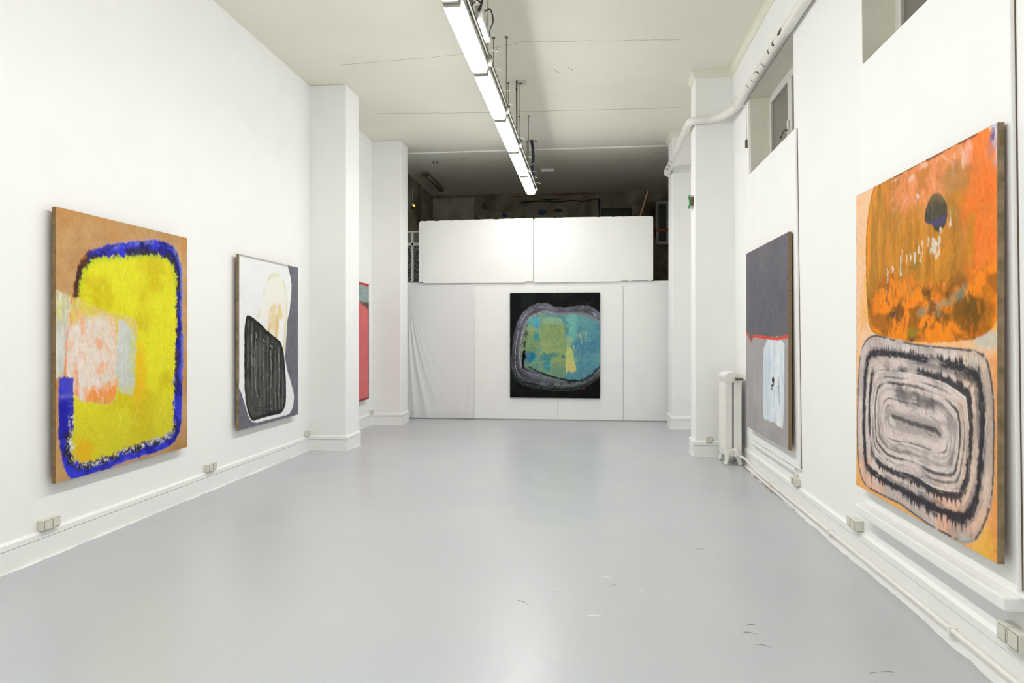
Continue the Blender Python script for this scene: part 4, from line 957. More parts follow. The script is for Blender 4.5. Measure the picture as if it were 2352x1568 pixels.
def board(label, y0, y1, z0, z1, th, gap=True):
    bm = B(); box(bm, -th, -0.001, y0, y1, z0, z1, 0.004, fn=lean)
    o = tag(obj('wall_board', bm, BOARD), label, 'board', 'white boards closing the window niches')
    if gap:
        bm = B(); box(bm, -th * 0.18, -0.0005, y0 - 0.004, y0 + 0.004, z0 + .012, z1, fn=lean); obj('edge_gap', bm, GAP, o)
    return o
board('tall white board under the far window, behind the grey canvas', 6.205, 8.05, 0.345, 3.275, 0.022)
board('tall white board under the near window, behind the orange canvas', 3.135, 4.785, 0.42, 3.245, 0.022)
bm = B(); box(bm, -0.016, -0.001, 7.962, 8.045, 3.27, 4.10, 0.002, fn=lean)
fs = tag(obj('batten', bm, BOARD), 'narrow white upright batten left of the far window niche', 'batten')
bm = B(); box(bm, -0.012, -0.0008, 8.044, 8.058, 3.30, 4.05, fn=lean); obj('edge_gap', bm, GAP, fs)
bm = B(); box(bm, -0.022, -0.001, 8.05, 8.07, 3.62, 3.70, 0.003, fn=lean); obj('catch', bm, GAP, fs)

bm = B(); box(bm, -0.095, 0.0, 3.10, 4.745, 0.352, 0.412, 0.008, fn=lean)
rail = tag(obj('wall_rail', bm, SKIRT), 'thick white wooden rail below the orange canvas', 'rail')
bm = B(); box(bm, -0.03, -0.001, 2.98, 4.745, 0.412, 0.425, 0.003, fn=lean); obj('rail_lip', bm, SKIRT, rail)
bm = B(); box(bm, -0.035, 0.0, 6.33, 7.93, 0.302, 0.338, 0.005, fn=lean)
rail = tag(obj('wall_rail', bm, SKIRT), 'slim white ledge below the grey canvas', 'rail')
bm = B(); box(bm, -0.022, -0.001, 6.30, 7.95, 0.283, 0.303, 0.003, fn=lean); obj('rail_lip', bm, SKIRT, rail)

# ------------------------------------------------------------------ boards, cloth and loft front at the back
for (x0, x1, lb) in ((-2.08, -0.572, 'white back-wall board beside the cloth'), (-0.566, 0.566, 'white back-wall board behind the right half of the teal canvas'), (0.572, 1.60, 'white back-wall board beside the right pilaster')):
    bm = B(); box(bm, x0, x1, 12.318, YB - 0.001, 0.015, 2.372, 0.004)
    tag(obj('wall_board', bm, BOARD), lb, 'board', 'white boards lining the back wall')

def cloth():
    nx, nz = 110, 170; bm = B(); rows = []
    for j in range(nz + 1):
        b = j / nz; row = []
        for i in range(nx + 1):
            a = i / nx; d = 1 - b
            ph = a / (1.0 * d ** 1.7 + 0.06)
            env = min(1.0, d * 3.0) * math.exp(-2.2 * a)
            y = 0.016 * env * sum(math.exp(-((ph - c_) / w_) ** 2) * s_ for c_, w_, s_ in ((.10, .035, 1), (.20, .05, -.7), (.30, .04, .9), (.42, .06, -.5), (.52, .05, .6), (.70, .08, .45), (.98, .10, .3)))
            ph2 = (1 - a) / (0.55 * max(0, d - .5) + 0.04)
            y += 0.008 * max(0, d - .5) * 2 * sum(math.exp(-((ph2 - c_) / w_) ** 2) * s_ for c_, w_, s_ in ((.3, .12, 1), (.75, .16, .6)))
            y += 0.008 * math.sin(a * 4 + d * 3.0) * d * (1 - d * .5)
            if d > .95: y += -(d - .95) * .25
            x = -3.28 + 1.21 * a + 0.012 * math.sin(d * 8) * a * (1 - a)
            z = 2.40 - 2.385 * d - 0.012 * math.sin(a * 3.1) * (1 if j == 0 else 0)
            row.append(bm.verts.new((x, 12.292 - y, z)))
        rows.append(row)
    for r0, r1 in zip(rows, rows[1:]):
        for i in range(nx): bm.faces.new((r0[i], r0[i + 1], r1[i + 1], r1[i]))
    bmesh.ops.recalc_face_normals(bm, faces=bm.faces[:]); bmesh.ops.solidify(bm, geom=bm.faces[:], thickness=0.002); bmesh.ops.recalc_face_normals(bm, faces=bm.faces[:])
    return obj('hanging_cloth', bm, mat('cotton_sheet', (0.80, 0.80, 0.80), 0.9, spec=0.1), smooth=True)
tag(cloth(), 'white cotton sheet hanging in loose folds beside the left pilaster', 'cloth')

def loft_panel(lb, x0, x1, zb0, zb1, zt0, zt1, notch):
    """big fibreboard sheet with knocked corners"""
    rnd = random.Random(int(x0 * 100) + 7); pts = []
    n = 46
    pts.append((x0, zb0 + .01)); pts.append((x0, zt0 - .05)); pts.append((x0 + .018, zt0 - .02)); pts.append((x0 + .03, zt0))
    for i in range(1, n):
        t = i / n; pts.append((x0 + .03 + (x1 - x0 - .05) * t, zt0 + (zt1 - zt0) * t - (rnd.random() < .18) * rnd.uniform(.003, .012)))
    pts += [(x1 - .015, zt1), (x1, zt1 - .02), (x1, zb1 + .01)]
    if notch: pts += [(x1 - .14, zb1 + .01), (x1 - .16, zb1 - .012), (x0 + .09, zb0 - .012), (x0 + .08, zb0 + .01)]
    else:
        for i in range(1, 14):
            t = i / 14; pts.append((x1 + (x0 - x1) * t * .3, zb1 - .004 - (rnd.random() < .4) * .012))
        pts += [(x0, zb0 - .012)]
    bm = B(); a = [bm.verts.new((x, 12.286, z)) for x, z in pts]; b = [bm.verts.new((x, 12.322, z)) for x, z in pts]
    bm.faces.new(a); bm.faces.new(list(reversed(b)))
    for i in range(len(a)):
        j = (i + 1) % len(a); bm.faces.new((a[i], b[i], b[j], a[j]))
    bmesh.ops.recalc_face_normals(bm, faces=bm.faces[:]); bmesh.ops.triangulate(bm, faces=[f for f in bm.faces if len(f.verts) > 4])
    return tag(obj('screen_board', bm, BOARD), lb, 'board', 'white boards screening the loft')
loft_panel('left white board screening the loft edge', -3.072, -1.006, 2.452, 2.446, 3.560, 3.578, True)
loft_panel('right white board screening the loft edge', -0.998, 1.082, 2.446, 2.458, 3.578, 3.572, False)

rl = thing('loft_railing', 'white metal railing with patterned glass at the left end of the loft', 'railing', (-3.3, 12.44, ZLOFT))
def rbox(nm, m, x0, x1, z0, z1, y0=12.42, y1=12.46, bev=.004):
    bm = B(); box(bm, x0 + 3.3, x1 + 3.3, y0 - 12.44, y1 - 12.44, z0 - ZLOFT, z1 - ZLOFT, bev); return obj(nm, bm, m, rl)
RAILM = mat('railing_paint', (0.72, 0.71, 0.67), 0.5)
rbox('handrail', RAILM, XL, -2.6, 3.375, 3.405); rbox('mid_rail', RAILM, XL, -2.6, 3.135, 3.19); rbox('bottom_rail', RAILM, XL, -2.6, 2.45, 2.475)
for x in (-3.225, -2.65): rbox('post', RAILM, x - .02, x + .02, 2.45, 3.39)
for a, b in ((XL + .005, -3.245), (-3.205, -2.67)): rbox('glass_panel', PATGLASS, a, b, 2.475, 3.135, 12.436, 12.442, 0)
for a, b in ((XL + .005, -3.245), (-3.205, -2.67)): rbox('clear_panel', mat('grey_glass', lin((120, 120, 112)), 0.25), a, b, 3.19, 3.375, 12.436, 12.442, 0)

# ------------------------------------------------------------------ the row of suspended batten lamps
LX, LZ, PITCH, LLEN, Y0 = -1.005, 3.895, 1.385, 1.285, 5.03
def lens_mesh(L_):
    """diffuser: shallow trough with rounded ends"""
    bm = B(); prof = [(-.072, .062)] + [(-.076 * math.copysign(abs(math.cos(t)) ** .55, math.cos(t)), .040 - .040 * math.sin(t) ** .75) for t in [math.pi * k / 18 for k in range(19)]] + [(.072, .062)]
    ys = [(0, .70), (.012, .86), (.035, .96), (.07, 1), (L_ - .07, 1), (L_ - .035, .96), (L_ - .012, .86), (L_, .70)]
    rows = [[bm.verts.new((x * (0.55 + .45 * (s - .7) / .3 if s < 1 else 1), y, .062 - (.062 - z) * s)) for x, z in prof] for y, s in ys]
    for a, b in zip(rows, rows[1:]):
        for i in range(len(prof) - 1): bm.faces.new((a[i], a[i + 1], b[i + 1], b[i]))
    bm.faces.new(rows[0]); bm.faces.new(list(reversed(rows[-1])))
    bmesh.ops.recalc_face_normals(bm, faces=bm.faces[:])
    return bm
proto = {}
def lamp(i, label):
    y = Y0 + PITCH * i
    root = thing('batten_lamp', label, 'lamp', (LX, y, LZ), 'suspended batten lamps in one row')
    def part(nm, make, m, smooth=False):
        if nm in proto: o = copy_obj(proto[nm], root)
        else:
            bm = B(); bm = make(bm) or bm; o = obj(nm, bm, m, root, smooth); proto[nm] = o
        return o
    part('diffuser', lambda b_: lens_mesh(LLEN), LITM, True)
    part('housing', lambda b_: box(b_, -.078, .078, -.03, LLEN + .03, .058, .105, .008), GREYPL)
    for nm, ya, yb in (('end_cap', -.034, .006), ('end_cap_far', LLEN - .006, LLEN + .034)):
        part(nm, lambda b_: box(b_, -.066, .066, ya, yb, .008, .10, .012), GREYPL)
    for k, x in enumerate((-.055, .088)):
        nm = 'suspension_rod' + ('' if k == 0 else '_right')
        r_ = .0045
        o = part(nm, lambda b_: (tube(b_, [(x, LLEN - .10, .09), (x, LLEN - .10, ZC - LZ)], r_, 8), lathe(b_, [(.018, ZC - LZ - .012), (.018, ZC - LZ)], (x, LLEN - .10, 0)), b_)[2], RODM)
    part('junction_box', lambda b_: box(b_, .072, .112, LLEN - .04, LLEN + .03, .075, .125, .006), GREYPL)
    def loops(b_):
        for a0, rr in ((0, .045), (.5, .06)):
            q = [(.088 + rr * math.cos(t + a0) * .55, LLEN - .02 + .05 * math.sin(t * .5), .125 + rr * math.sin(t) * .8 + .01) for t in [k * .35 for k in range(0, 12)]]
            tube(b_, q, .0048, 6)
        return b_
    part('cable_loop', loops, BLACK, True)
    return root
ORD = ['nearest lit batten lamp in view, cut by the top of the picture', 'second lit batten lamp of the row from the viewer', 'third lit batten lamp, midway along the row', 'fourth lit batten lamp, last but one before the loft', 'last lit batten lamp of the row, nearest the loft']
for i in range(5): lamp(i, ORD[i])
for i in range(-6, 0): lamp(i, 'unseen lit batten lamp added to continue the row and light the near room')  # unseen lamps added overhead and behind the camera to light the near room
# proto names used for shared meshes keep plain names in the scene
for o in bpy.data.objects:
    if o.name.startswith('end_cap_far'): o.name = 'end_cap'
    elif o.name.startswith('suspension_rod_right'): o.name = 'suspension_rod'

tray = thing('cable_tray', 'narrow steel cable tray running along the lamp row', 'cable tray', (-0.925, Y0, 4.012))
yA, yB_ = -PITCH * 6, PITCH * 5
bm = B(); box(bm, -.006, .022, yA, yB_, -.002, .002); box(bm, -.006, -.003, yA, yB_, -.002, .024); box(bm, .019, .022, yA, yB_, -.002, .024); obj('channel', bm, METAL, tray)
bm = B(); tube(bm, [(.005, yA, .014), (.005, yB_, .014)], .006, 8); obj('cable', bm, CLEARPL, tray)
rnd = random.Random(4)
for i in range(16):
    y = -.2 + i * .45 + rnd.uniform(-.1, .1); 
    if y > yB_ - .1: break
    bm = B(); q = curve_pts([(.015, y, .02), (.05, y + .02, .03), (.09 + rnd.uniform(-.02, .03), y + .03, .02 + rnd.uniform(-.015, .03))], 4); tube(bm, q, .002, 5); obj('cable_tie', bm, CLEARPL, tray)

# junction box with looping black cables on the nearest lamp
jb = thing('junction_box', 'pale plastic junction box with black cable loops beside the nearest lamp', 'junction box', (-0.90, 5.55, 4.02))
bm = B(); box(bm, -.02, .05, -.05, .13, .0, .12, .012); obj('box_body', bm, CLEARPL, jb)
bm = B(); box(bm, -.02, .05, .16, .40, .0, .07, .012); obj('lower_box', bm, CLEARPL, jb)
bm = B(); box(bm, -.022, .054, .128, .162, -.004, .11, .004); obj('strap', bm, GREYPL, jb)
bm = B()
for a0, rr, yy in ((0., .07, -.12), (.4, .055, -.10), (.9, .075, -.14)):
    tube(bm, [(-.01 + rr * math.cos(t) * .9, yy + .06 * t / 3, .08 + rr * math.sin(t + .2) * 1.1) for t in [a0 + k * .32 for k in range(11)]], .006, 6)
tube(bm, curve_pts([(.02, -.08, .06), (.04, -.06, .13), (.075, -.08, .22)], 5), [.012] * 3 + [.009] * 3 + [.006] * 3 + [.004, .002], 6)
obj('cable_loop', bm, BLACK, jb, True)
bm = B(); tube(bm, curve_pts([(.05, .02, .10), (.095, .05, .12), (.105, .12, .06), (.07, .16, .0), (.06, .22, -.02)], 6), .006, 6); obj('cable_tail', bm, BLACK, jb, True)
bm = B(); tube(bm, [(.03, .62, .0), (.11, .58, .05)], .003, 5); obj('stay_wire', bm, RODM, jb)

# end of the row: dark sheathed cable coming down to a coupling
ec = thing('ceiling_cable', 'dark blue sheathed cable dropping from the ceiling to the last lamp', 'cable', (-0.985, 11.68, ZC))
bm = B(); tube(bm, curve_pts([(0, 0, 0), (.02, 0, -.12), (.03, 0, -.30), (.012, 0, -.48), (.01, 0, -.66), (0.01, .02, -.76)], 6), .024, 10); obj('sheath', bm, BLUEBLK, ec, True)
bm = B(); box(bm, -.05, .05, -.04, .04, -.006, 0); obj('ceiling_plate', bm, GREYPL, ec)
bm = B(); box(bm, -.02, .045, -.02, .08, -.86, -.70, .01); obj('coupling', bm, CLEARPL, ec)
bm = B(); tube(bm, [(-.085, -.02, 0), (-.085, -.02, -.78)], .004, 6); obj('stay_wire', bm, RODM, ec)

# conduit rod and smoke detector
cr = thing('conduit', 'thick steel conduit with black bands hanging beside the smoke detector', 'conduit', (-0.945, 8.93, ZC))
bm = B(); tube(bm, [(0, 0, 0), (.003, 0, -.79)], .011, 10); obj('tube', bm, RODM, cr, True)
for z in (-.10, -.72):
    bm = B(); tube(bm, [(0, 0, z), (0, 0, z - .02)], .013, 10); obj('band', bm, BLACK, cr)
sd = thing('smoke_detector', 'round cream smoke detector on the ceiling', 'smoke detector', (-0.895, 8.98, ZC))
bm = B(); lathe(bm, [(.062, -.018), (.066, -.010), (.066, 0)], (0, 0, 0)); obj('base', bm, CREAM, sd, True)
bm = B(); lathe(bm, [(.022, -.055), (.040, -.05), (.047, -.035), (.050, -.018)], (0, 0, 0)); obj('head', bm, CREAM, sd, True)
bm = B(); box(bm, -.022, .022, -.052, -.045, -.042, -.030); obj('vent', bm, BLACK, sd)

# ------------------------------------------------------------------ heating pipe along the right wall
PZ = 4.155; px = xr(PZ) - 0.062
hp = thing('heating_pipe', 'fat white heating pipe running high along the right wall round the pilaster', 'pipe', (px, 6.0, PZ))
ctrl = [(px, 1.0, PZ), (px, 3.0, PZ), (px, 5.0, PZ), (px, 6.5, PZ), (px, 7.6, PZ), (px, 8.15, PZ), (px - .035, 8.48, PZ), (px - .11, 8.70, PZ + .005), (px - .22, 8.785, PZ + .005), (px - .33, 8.795, PZ + .003), (XPR + .02, 8.80, PZ), (XPR - .045, 8.86, PZ), (XPR - .062, 8.98, PZ), (XPR - .062, 9.3, PZ), (XPR - .055, 10.3, PZ), (XPR - .05, 11.3, PZ)]
PP = curve_pts(ctrl, 7)
rel = lambda P_: [Vector(p) - Vector((px, 6.0, PZ)) for p in P_]
bm = B(); tube(bm, rel(PP), 0.049, 18); obj('tube', bm, WPIPE, hp, True)
bm = B(); q = curve_pts([(XPR - .05, 11.28, PZ), (XPR - .05, 11.48, PZ), (XPR - .045, 11.56, PZ - .01), (XPR + .0, 11.6, PZ - .02), (XPR + .04, 11.6, PZ - .02)], 6); tube(bm, rel(q), 0.056, 18); obj('elbow', bm, WPIPE, hp, True)
rnd = random.Random(9)
def along(y):   # point on the straight run by depth
    x = px if y < 8.2 else XPR - .057
    return Vector((x, y, PZ))
for y, a0, a1, w in ((6.32, 2.6, 3.6, .10), (6.55, 2.3, 3.9, .05), (6.72, 3.0, 3.9, .03), (6.98, 3.2, 4.7, .012), (7.18, 3.4, 4.4, .02), (7.24, 3.0, 3.6, .012), (7.42, 3.6, 4.6, .010), (7.60, 3.2, 4.2, .012), (10.7, 3.4, 4.6, .015), (10.95, 3.0, 4.6, .02), (11.12, 3.2, 4.7, .02), (11.25, 3.0, 4.4, .02)):
    bm = B(); rows = []; c0 = along(y); n = 9
    for i in range(n + 1):
        a = a0 + (a1 - a0) * i / n; t = math.sin(math.pi * i / n) ** .5
        ww = w * t * rnd.uniform(.5, 1.1) * .8 + .0012; rad = .0497
        off = rnd.uniform(-.008, .008)
        rows.append([bm.verts.new(c0 + Vector((math.cos(a) * rad, s_ * ww + off, math.sin(a) * rad)) - Vector((px, 6.0, PZ))) for s_ in (-1, 1)])
    for r0, r1 in zip(rows, rows[1:]): bm.faces.new((r0[0], r0[1], r1[1], r1[0]))
    obj('chipped_paint', bm, CHIP, hp)
wl = thing('wall_cable', 'thin cable looped over the heating pipe and down the batten', 'cable', (px, 8.2, PZ))
bm = B(); q = curve_pts([(-.02, -.02, .058), (-.07, .02, .05), (-.085, .04, .0), (-.05, .0, -.055), (.0, -.06, -.062), (.035, -.12, -.07), (.05, -.17, -.12), (.048, -.165, -.25), (.045, -.16, -.5)], 7); tube(bm, q, .006, 7); obj('wire', bm, WPIPE, wl, True)
bm = B(); box(bm, .03, .055, -.185, -.15, -.56, -.47, .004); obj('clip', bm, GAP, wl)

# skirting pipe along the floor
fp = thing('floor_pipe', 'thin white heating pipe running along the foot of the right wall', 'pipe', (1.765, 8.0, 0))
bm = B(); q = curve_pts([(-.11, .26, .115), (-.06, .22, .112), (-.02, .14, .10), (.0, -.05, .062), (.0, -.5, .046), (.0, -2., .044), (.002, -4., .05), (.002, -8., .05), (.002, -15.8, .05)], 8); tube(bm, q, .013, 10); obj('tube', bm, WPIPE, fp, True)
for y in (-.9, -2.6, -4.35):
    bm = B(); box(bm, -.016, .03, y - .012, y + .012, .02, .066, .003); obj('pipe_clip', bm, WPIPE, fp)
bm = B(); ragged_strip(bm, [(1.79, 8.2), (1.79, YN)], .040, .058, .0022, seed=8); obj('paint_strip', bm, SKIRT, floor)['label'] = 'ragged strip of white paint along the right wall'
bm = B(); ragged_strip(bm, [(1.745, 8.30), (1.745, 6.2)], .004, .022, .0028, seed=18); obj('dirt_strip', bm, DIRT, floor)['label'] = 'dusty grime by the radiator'

# ------------------------------------------------------------------ radiator
RX0, RY0, RW_, RN_, RP = 1.545, 8.275, 0.192, 7, 0.056
rd = thing('radiator', 'white cast-iron column radiator standing against the right pilaster', 'radiator', (RX0 + RW_ / 2, RY0, 0))
def section():
    bm = B(); h0, h1 = .095, 1.075; hw = RW_ / 2
    def col_(x0, x1):
        box(bm, x0, x1, -.024, .024, h0 + .03, h1 - .05, .014, seg=3)
    col_(-hw, -.008); col_(.008, hw)
    # domed top and lower hub joining the two columns
    def slab(z0, z1, dome):
        n = 14; prof = []
        for i in range(n + 1):
            a = math.pi * i / n; prof.append((-hw * math.cos(a), z1 - dome + dome * math.sin(a)))
        pts = [(-hw, z0)] + prof + [(hw, z0)]
        A_ = [bm.verts.new((x, -.027, z)) for x, z in pts]; D_ = [bm.verts.new((x, .027, z)) for x, z in pts]
        bm.faces.new(A_); bm.faces.new(list(reversed(D_)))
        for i in range(len(pts)):
            j = (i + 1) % len(pts); bm.faces.new((A_[i], D_[i], D_[j], A_[j]))
    slab(h1 - .12, h1, .055)
    box(bm, -hw, hw, -.028, .028, h0, h0 + .10, .02, seg=3)
    tube(bm, [(0, -.034, h1 - .075), (0, .034, h1 - .075)], .026, 12); tube(bm, [(0, -.034, h0 + .05), (0, .034, h0 + .05)], .026, 12)
    bmesh.ops.recalc_face_normals(bm, faces=bm.faces[:])
    return bm
s0 = obj('section', section(), WPIPE, rd, loc=(0, .03, 0))
for k in range(1, RN_): copy_obj(s0, rd, (0, .03 + k * RP, 0))
for k in (0, RN_ - 1):
    for sx in (-1, 1):
        bm = B(); tube(bm, curve_pts([(sx * .05, 0, .15), (sx * .062, -.004, .085), (sx * .074, -.010, .035), (sx * .084, -.014, .005)], 4), [.036, .036, .035, .033, .030, .028, .026, .024, .023, .022, .022, .023, .024], 10)
        o = obj('foot', bm, WPIPE, rd, True, loc=(0, .03 + k * RP, 0))
bm = B(); tube(bm, [(.03, -.02, 1.0), (.03, -.055, 1.0)], .020, 10); tube(bm, [(.03, -.045, 1.0), (.10, -.05, 1.0)], .011, 10); tube(bm, [(.052, -.047, 1.0), (.072, -.049, 1.0)], .017, 6); obj('air_valve', bm, BRASS, rd, True)
bm = B(); tube(bm, [(.02, -.01, .18), (.02, -.05, .18)], .026, 12); tube(bm, curve_pts([(.02, -.045, .185), (.03, -.05, .15), (.05, -.045, .125), (.075, -.03, .115)], 5), .020, 10); obj('bottom_valve', bm, WPIPE, rd, True)
bm = B(); tube(bm, curve_pts([(.10, -.05, 1.0), (.13, -.09, .985), (.14, -.13, 1.0), (.142, -.16, 1.02)], 6), .003, 6); obj('capillary', bm, WPIPE, rd, True)

# ------------------------------------------------------------------ sockets
def socket(label, pos, nrm, n=2, s=.072, d=.05, z=.228):
    """surface sockets: n boxes side by side, each with a recessed face"""
    root = thing('wall_socket', label, 'socket', (pos[0], pos[1], z), 'cream surface sockets above the skirting')
    nx, ny = nrm; tx, ty = -ny, nx
    rot = Matrix(((tx, nx, 0), (ty, ny, 0), (0, 0, 1)))
    for k in range(n):
        u = (k - (n - 1) / 2) * (s + .006)
        bm = B(); box(bm, u - s / 2, u + s / 2, 0, d, -s / 2, s / 2, .005); bmesh.ops.transform(bm, matrix=rot.to_4x4(), verts=bm.verts[:]); b_ = obj('body', bm, CREAM, root)
        bm = B(); box(bm, u - s * .4, u + s * .4, d, d + .004, -s * .4, s * .4, .002); bmesh.ops.transform(bm, matrix=rot.to_4x4(), verts=bm.verts[:]); obj('cover', bm, CREAM, b_)
        bm = B(); box(bm, u - s * .44, u + s * .44, d - .001, d + .0012, -s * .44, s * .44); bmesh.ops.transform(bm, matrix=rot.to_4x4(), verts=bm.verts[:]); obj('seam', bm, CREAM_DK, b_)
    return root
socket('double cream socket below the yellow canvas', (XL, 4.34), (1, 0))
socket('double cream socket between the yellow and the white canvas', (XL, 6.36), (1, 0))
socket('cream socket in the corner by the near left pilaster', (XL, 8.68), (1, 0), 1, z=.228)
socket('small cream socket in the corner by the far left pilaster', (XL, 11.33), (1, 0), 1, .06, z=.215)
socket('square cream socket on the right pilaster beside the radiator', (1.462, 8.86), (0, -1), 1, .078, .03, z=.205)
socket('double cream socket between the grey and the orange canvas', (1.803, 6.30), (-1, 0), 2, .06, z=.228)
socket('double cream socket below the left corner of the orange canvas', (1.803, 4.92), (-1, 0), 2, .068, .06, z=.235)
socket('big double socket cut by the right edge of the picture', (1.803, 3.145), (-1, 0), 2, .078, .06, z=.235)

# exit sign on the pilaster
ex = thing('exit_sign', 'small green emergency exit sign on the right pilaster', 'sign', (XPR, 9.03, 3.19))
bm = B(); box(bm, -.042, .0, -.075, .075, -.075, .075, .006); obj('body', bm, CREAM, ex)
bm = B(); box(bm, -.050, -.042, -.08, .08, -.078, .078, .002); obj('sign_face', bm, mat('exit_green', lin((20, 130, 70)), .4), ex)
WH = mat('sign_white', lin((238, 240, 215)), .4)
bm = B(); tube(bm, [(-.0505, -.012, -.045), (-.0505, .004, .012)], .010, 6); tube(bm, [(-.0505, .030, -.045), (-.0505, .004, -.004)], .008, 6); tube(bm, [(-.0505, .004, .0), (-.0505, .006, .026)], .013, 6); tube(bm, [(-.0505, -.034, .010), (-.0505, .03, .006)], .006, 6); lathe(bm, [(.010, -.002), (.010, .001)], (-.0505, .012, .044), 'X', 10)
obj('running_figure', bm, WH, ex)
bm = B(); box(bm, -.038, .0, -.082, -.0755, -.06, .05, .002); obj('bracket', bm, GAP, ex)

# ------------------------------------------------------------------ things up in the loft
sl = thing('strip_light', 'unlit twin strip light under the dim loft ceiling', 'lamp', (-3.27, 14.3, ZC - .01))
bm = B(); box(bm, -.05, .05, -.72, .78, -.06, 0, .01); obj('body', bm, mat('dull_enamel', lin((120, 116, 104)), .5), sl)
for x in (-.032, .032):
    bm = B(); tube(bm, [(x, -.68, -.082), (x, .74, -.082)], .018, 10); obj('tube', bm, mat('dead_tube', lin((150, 146, 132)), .3), sl, True)
for y in (-.70, .76):
    bm = B(); box(bm, -.06, .06, y - .02, y + .02, -.11, -.04, .01); obj('lamp_holder', bm, mat('dark_holder', lin((70, 66, 58)), .5), sl)
sw = thing('pilot_switch', 'wall switch with an orange pilot light in the loft', 'switch', (XL, 14.07, 4.19))
bm = B(); box(bm, 0, .045, -.05, .05, -.075, .065, .008); obj('body', bm, BLACK, sw)
bm = B(); box(bm, .012, .050, -.056, -.046, -.035, .045, .004); obj('cover', bm, CREAM, sw)
bm = B(); lathe(bm, [(.026, 0), (.026, .012), (.018, .024), (.004, .030)], (.045, 0, -.008), 'X', 14); obj('pilot_light', bm, mat('pilot_glow', (.9, .3, .03), .4, emit=((1, .35, .04), 2.5)), sw, True)
bm = B(); tube(bm, [(.02, 0, .06), (.02, 0, .36)], .014, 8); obj('conduit', bm, GREYPL, sw)
cb = thing('ceiling_box', 'white emergency light box on the loft ceiling', 'light box', (-0.835, 13.75, ZC - .01))
bm = B(); box(bm, -.135, .135, -.10, .10, -.055, 0, .008); obj('body', bm, BOARD, cb)
bm = B(); box(bm, -.12, .12, -.085, .085, -.062, -.054, .004); obj('lens', bm, CREAM, cb)
sd2 = thing('smoke_detector', 'tiny pale detector on the loft ceiling left of the light box', 'smoke detector', (-1.1, 14.25, ZC - .01))
bm = B(); lathe(bm, [(.03, -.045), (.05, -.03), (.055, 0)], (0, 0, 0)); obj('head', bm, CREAM, sd2, True)
# pasted boards and smears on the far wall
def far_board(lb, x0, x1, z1, c_):
    bm = B(); box(bm, x0, x1, YE - .022, YE - .002, 2.5, z1, .003); return tag(obj('pinned_board', bm, mat('old_board_' + str(c_[0]), lin(c_), .85, noise=(2.5, .25))), lb, 'board', 'boards pinned to the far loft wall')
fb1 = far_board('pale tall board at the left of the far loft wall', -3.66, -2.68, 4.70, (178, 174, 160))
fb2 = far_board('paint-stained board in the middle of the far loft wall', -2.28, -1.50, 4.36, (150, 142, 124))
fb3 = far_board('grey board with a blue smear on the far loft wall', -1.47, -0.52, 4.45, (152, 146, 130))
def smear(par, x, z, rx, rz, c_, seed, y=YE - .0235):
    rnd = random.Random(seed); bm = B(); n = 26; cvt = bm.verts.new((x, y, z))
    vs = [bm.verts.new((x + rx * math.cos(2 * math.pi * i / n) * rnd.uniform(.4, 1.1), y, z + rz * math.sin(2 * math.pi * i / n) * rnd.uniform(.4, 1.1))) for i in range(n)]
    for i in range(n): bm.faces.new((cvt, vs[i], vs[(i + 1) % n]))
    bmesh.ops.recalc_face_normals(bm, faces=bm.faces[:]); obj('paint_smear', bm, mat('smear_%d_%d_%d' % c_, lin(c_), .7), par)
smear(fb2, -1.98, 4.28, .10, .07, (66, 82, 112), 1); smear(fb3, -1.10, 4.33, .17, .07, (66, 84, 118), 2); smear(fb3, -.72, 4.36, .12, .05, (60, 50, 40), 3); smear(fb2, -1.52, 4.1, .05, .18, (70, 66, 50), 4)
smear(wall_loft, -.55, 4.73, .9, .012, (120, 40, 34), 5, YE - .001); smear(wall_loft, -1.7, 4.70, .25, .014, (130, 40, 34), 6, YE - .001); smear(wall_loft, -2.45, 4.5, .10, .12, (100, 84, 66), 7, YE - .001)
smear(wall_loft, -.9, 4.62, .4, .02, (60, 52, 42), 8, YE - .001)
wc = thing('wall_cable', 'black cable sagging across the far loft wall with a pale tip', 'cable', (0.165, YE - .03, 4.58))
bm = B(); tube(bm, curve_pts([(-1.75, 0, -.02), (-1.3, 0, .0), (-.95, 0, -.03), (-.6, 0, .0), (-.3, 0, -.02), (0, 0, .03), (.03, 0, -.1), (.05, 0, -.7)], 6), .014, 6); obj('wire', bm, BLACK, wc, True)
bm = B(); lathe(bm, [(.01, 0), (.018, .02), (.012, .05)], (0, 0, .03)); obj('tip', bm, BOARD, wc)
bp = thing('black_panel', 'flat black screen on the far loft wall', 'screen', (.585, YE, 4.1))
bm = B(); box(bm, -.33, .33, -.05, 0, -.25, .29, .008); obj('casing', bm, BLACK, bp)
bm = B(); box(bm, -.31, .31, -.053, -.049, -.23, .27); obj('glass', bm, mat('screen_black', (.008, .008, .009), .2), bp)
# canvas stored on edge, leaning
sc_ = thing('stored_canvas', 'dark red canvas stored edge-on in the loft, leaning', 'canvas', (.60, 15.35, ZLOFT))
sc_.rotation_euler = (0, math.radians(17), math.radians(-4))
bm = B(); box(bm, -.022, -.002, -.8, .6, .0, 2.12); obj('canvas_face', bm, mat('dark_red_paint', lin((96, 24, 26)), .7, noise=(6, .2)), sc_)
bm = B(); box(bm, -.002, .03, -.8, .6, .0, 2.12, .002); obj('stretcher', bm, mat('pale_pine', lin((190, 170, 140)), .7), sc_)
wf = thing('window_sash', 'white framed window sash hung on the far loft wall', 'sash', (1.60, YE, 3.55))
for a in ((-.14, -.075, 0, .98), (.10, .145, 0, .98), (-.075, .10, .91, .98), (-.075, .10, 0, .07)):
    bm = B(); box(bm, a[0], a[1], -.05, 0, a[2], a[3], .004); obj('frame_bar', bm, BOARD, wf)
bm = B(); box(bm, -.08, .11, -.022, -.018, .06, .92); obj('pane', bm, GLASS, wf)
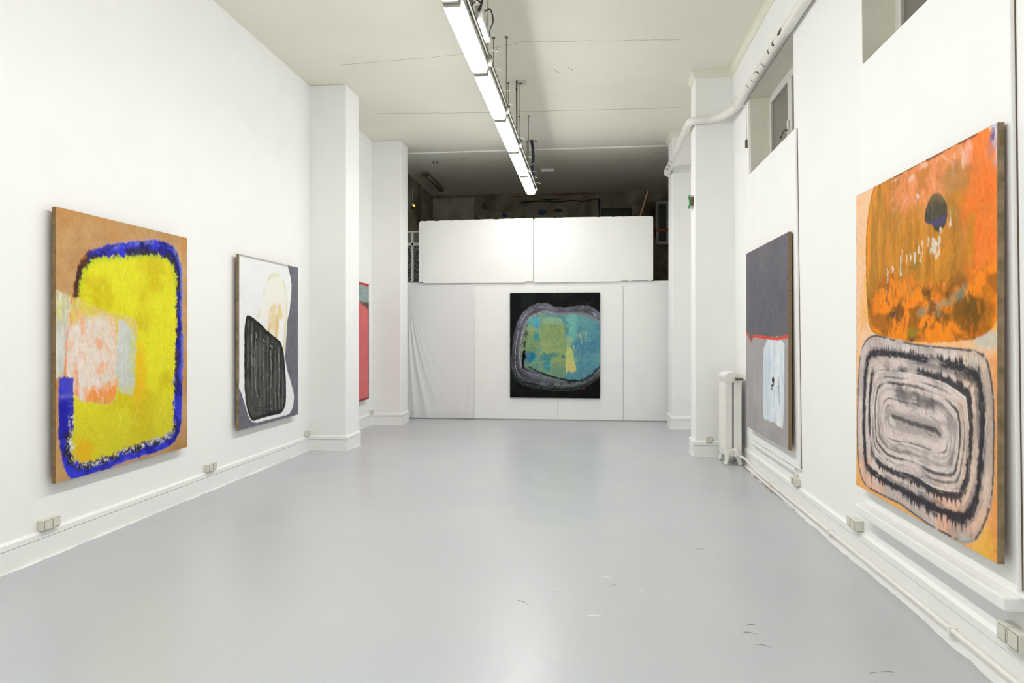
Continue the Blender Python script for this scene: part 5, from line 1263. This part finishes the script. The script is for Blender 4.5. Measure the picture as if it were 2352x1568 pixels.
op = thing('orange_pole', 'orange pole with a dark red rag across the loft corner', 'pole', (1.2, 15.2, ZLOFT))
bm = B(); tube(bm, [(.10, 0, 1.295), (.56, 0, 1.315)], .022, 10); obj('pole', bm, mat('orange_paint', lin((190, 92, 24)), .5), op, True)
bm = B(); tube(bm, curve_pts([(.155, -.01, 1.36), (.165, -.03, 1.30), (.175, -.03, 1.2), (.20, -.02, 1.12)], 5), [.02, .03, .035, .03, .03, .03, .03, .028, .028, .026, .024, .02, .016, .012, .008, .004], 8); obj('rag', bm, mat('red_rag', lin((88, 24, 26)), .9), op, True)
bm = B(); tube(bm, [(.12, 0, 0), (.12, 0, 1.30)], .016, 8); obj('upright', bm, GAP, op)
# small marks on the floor: flakes and scuffs
rnd = random.Random(31)
for k, (x, y, L_, a, m_) in enumerate([(.02, 3.75, .10, .1, SKIRT), (.10, 4.35, .06, -.2, SKIRT), (.14, 4.22, .05, .5, DIRT), (-.20, 4.1, .16, .05, SKIRT), (.83, 3.72, .06, .0, DIRT), (.80, 3.62, .07, -.3, DIRT), (.83, 3.48, .08, -.4, DIRT), (-.38, 3.9, .09, -.7, DIRT), (1.25, 3.25, .05, .2, DIRT), (1.32, 3.27, .06, -.1, DIRT), (.30, 4.15, .04, .2, SKIRT), (-.02, 4.6, .02, 0, DIRT), (.76, 5.0, .09, .5, DIRT), (-.40, 7.3, .10, .1, DIRT)]):
    bm = B(); w = .003
    q = [Vector((x + math.cos(a) * L_ * (t - .5), y + math.sin(a) * L_ * (t - .5) + .012 * math.sin(t * 3), 0.0008)) for t in (0, .25, .5, .75, 1)]
    vs = [[bm.verts.new(p + Vector((0, s_ * w * ww, 0))) for s_ in (-1, 1)] for p, ww in zip(q, (.3, 1, 1.2, .9, .2))]
    for r0, r1 in zip(vs, vs[1:]): bm.faces.new((r0[0], r1[0], r1[1], r0[1]))
    obj('scuff', bm, m_, floor)
# small hooks and plugged holes left in the loft ceiling
for x, y in ((-2.93, 12.82), (-2.86, 12.82)):
    bm = B(); tube(bm, [(x, y, ZC - .01), (x + .004, y + .01, ZC - .07)], .006, 6); obj('hook', bm, BLACK, ceiling)
for x in (-2.55, -2.35, -2.31, -1.98, -.55, .45, .75, 1.15, 1.22, 1.3):
    bm = B(); lathe(bm, [(.009, -.003), (.009, 0)], (x, 12.70 + .02 * math.sin(x * 9), ZC - .01), 'Z', 8); obj('plug_hole', bm, GAP, ceiling)
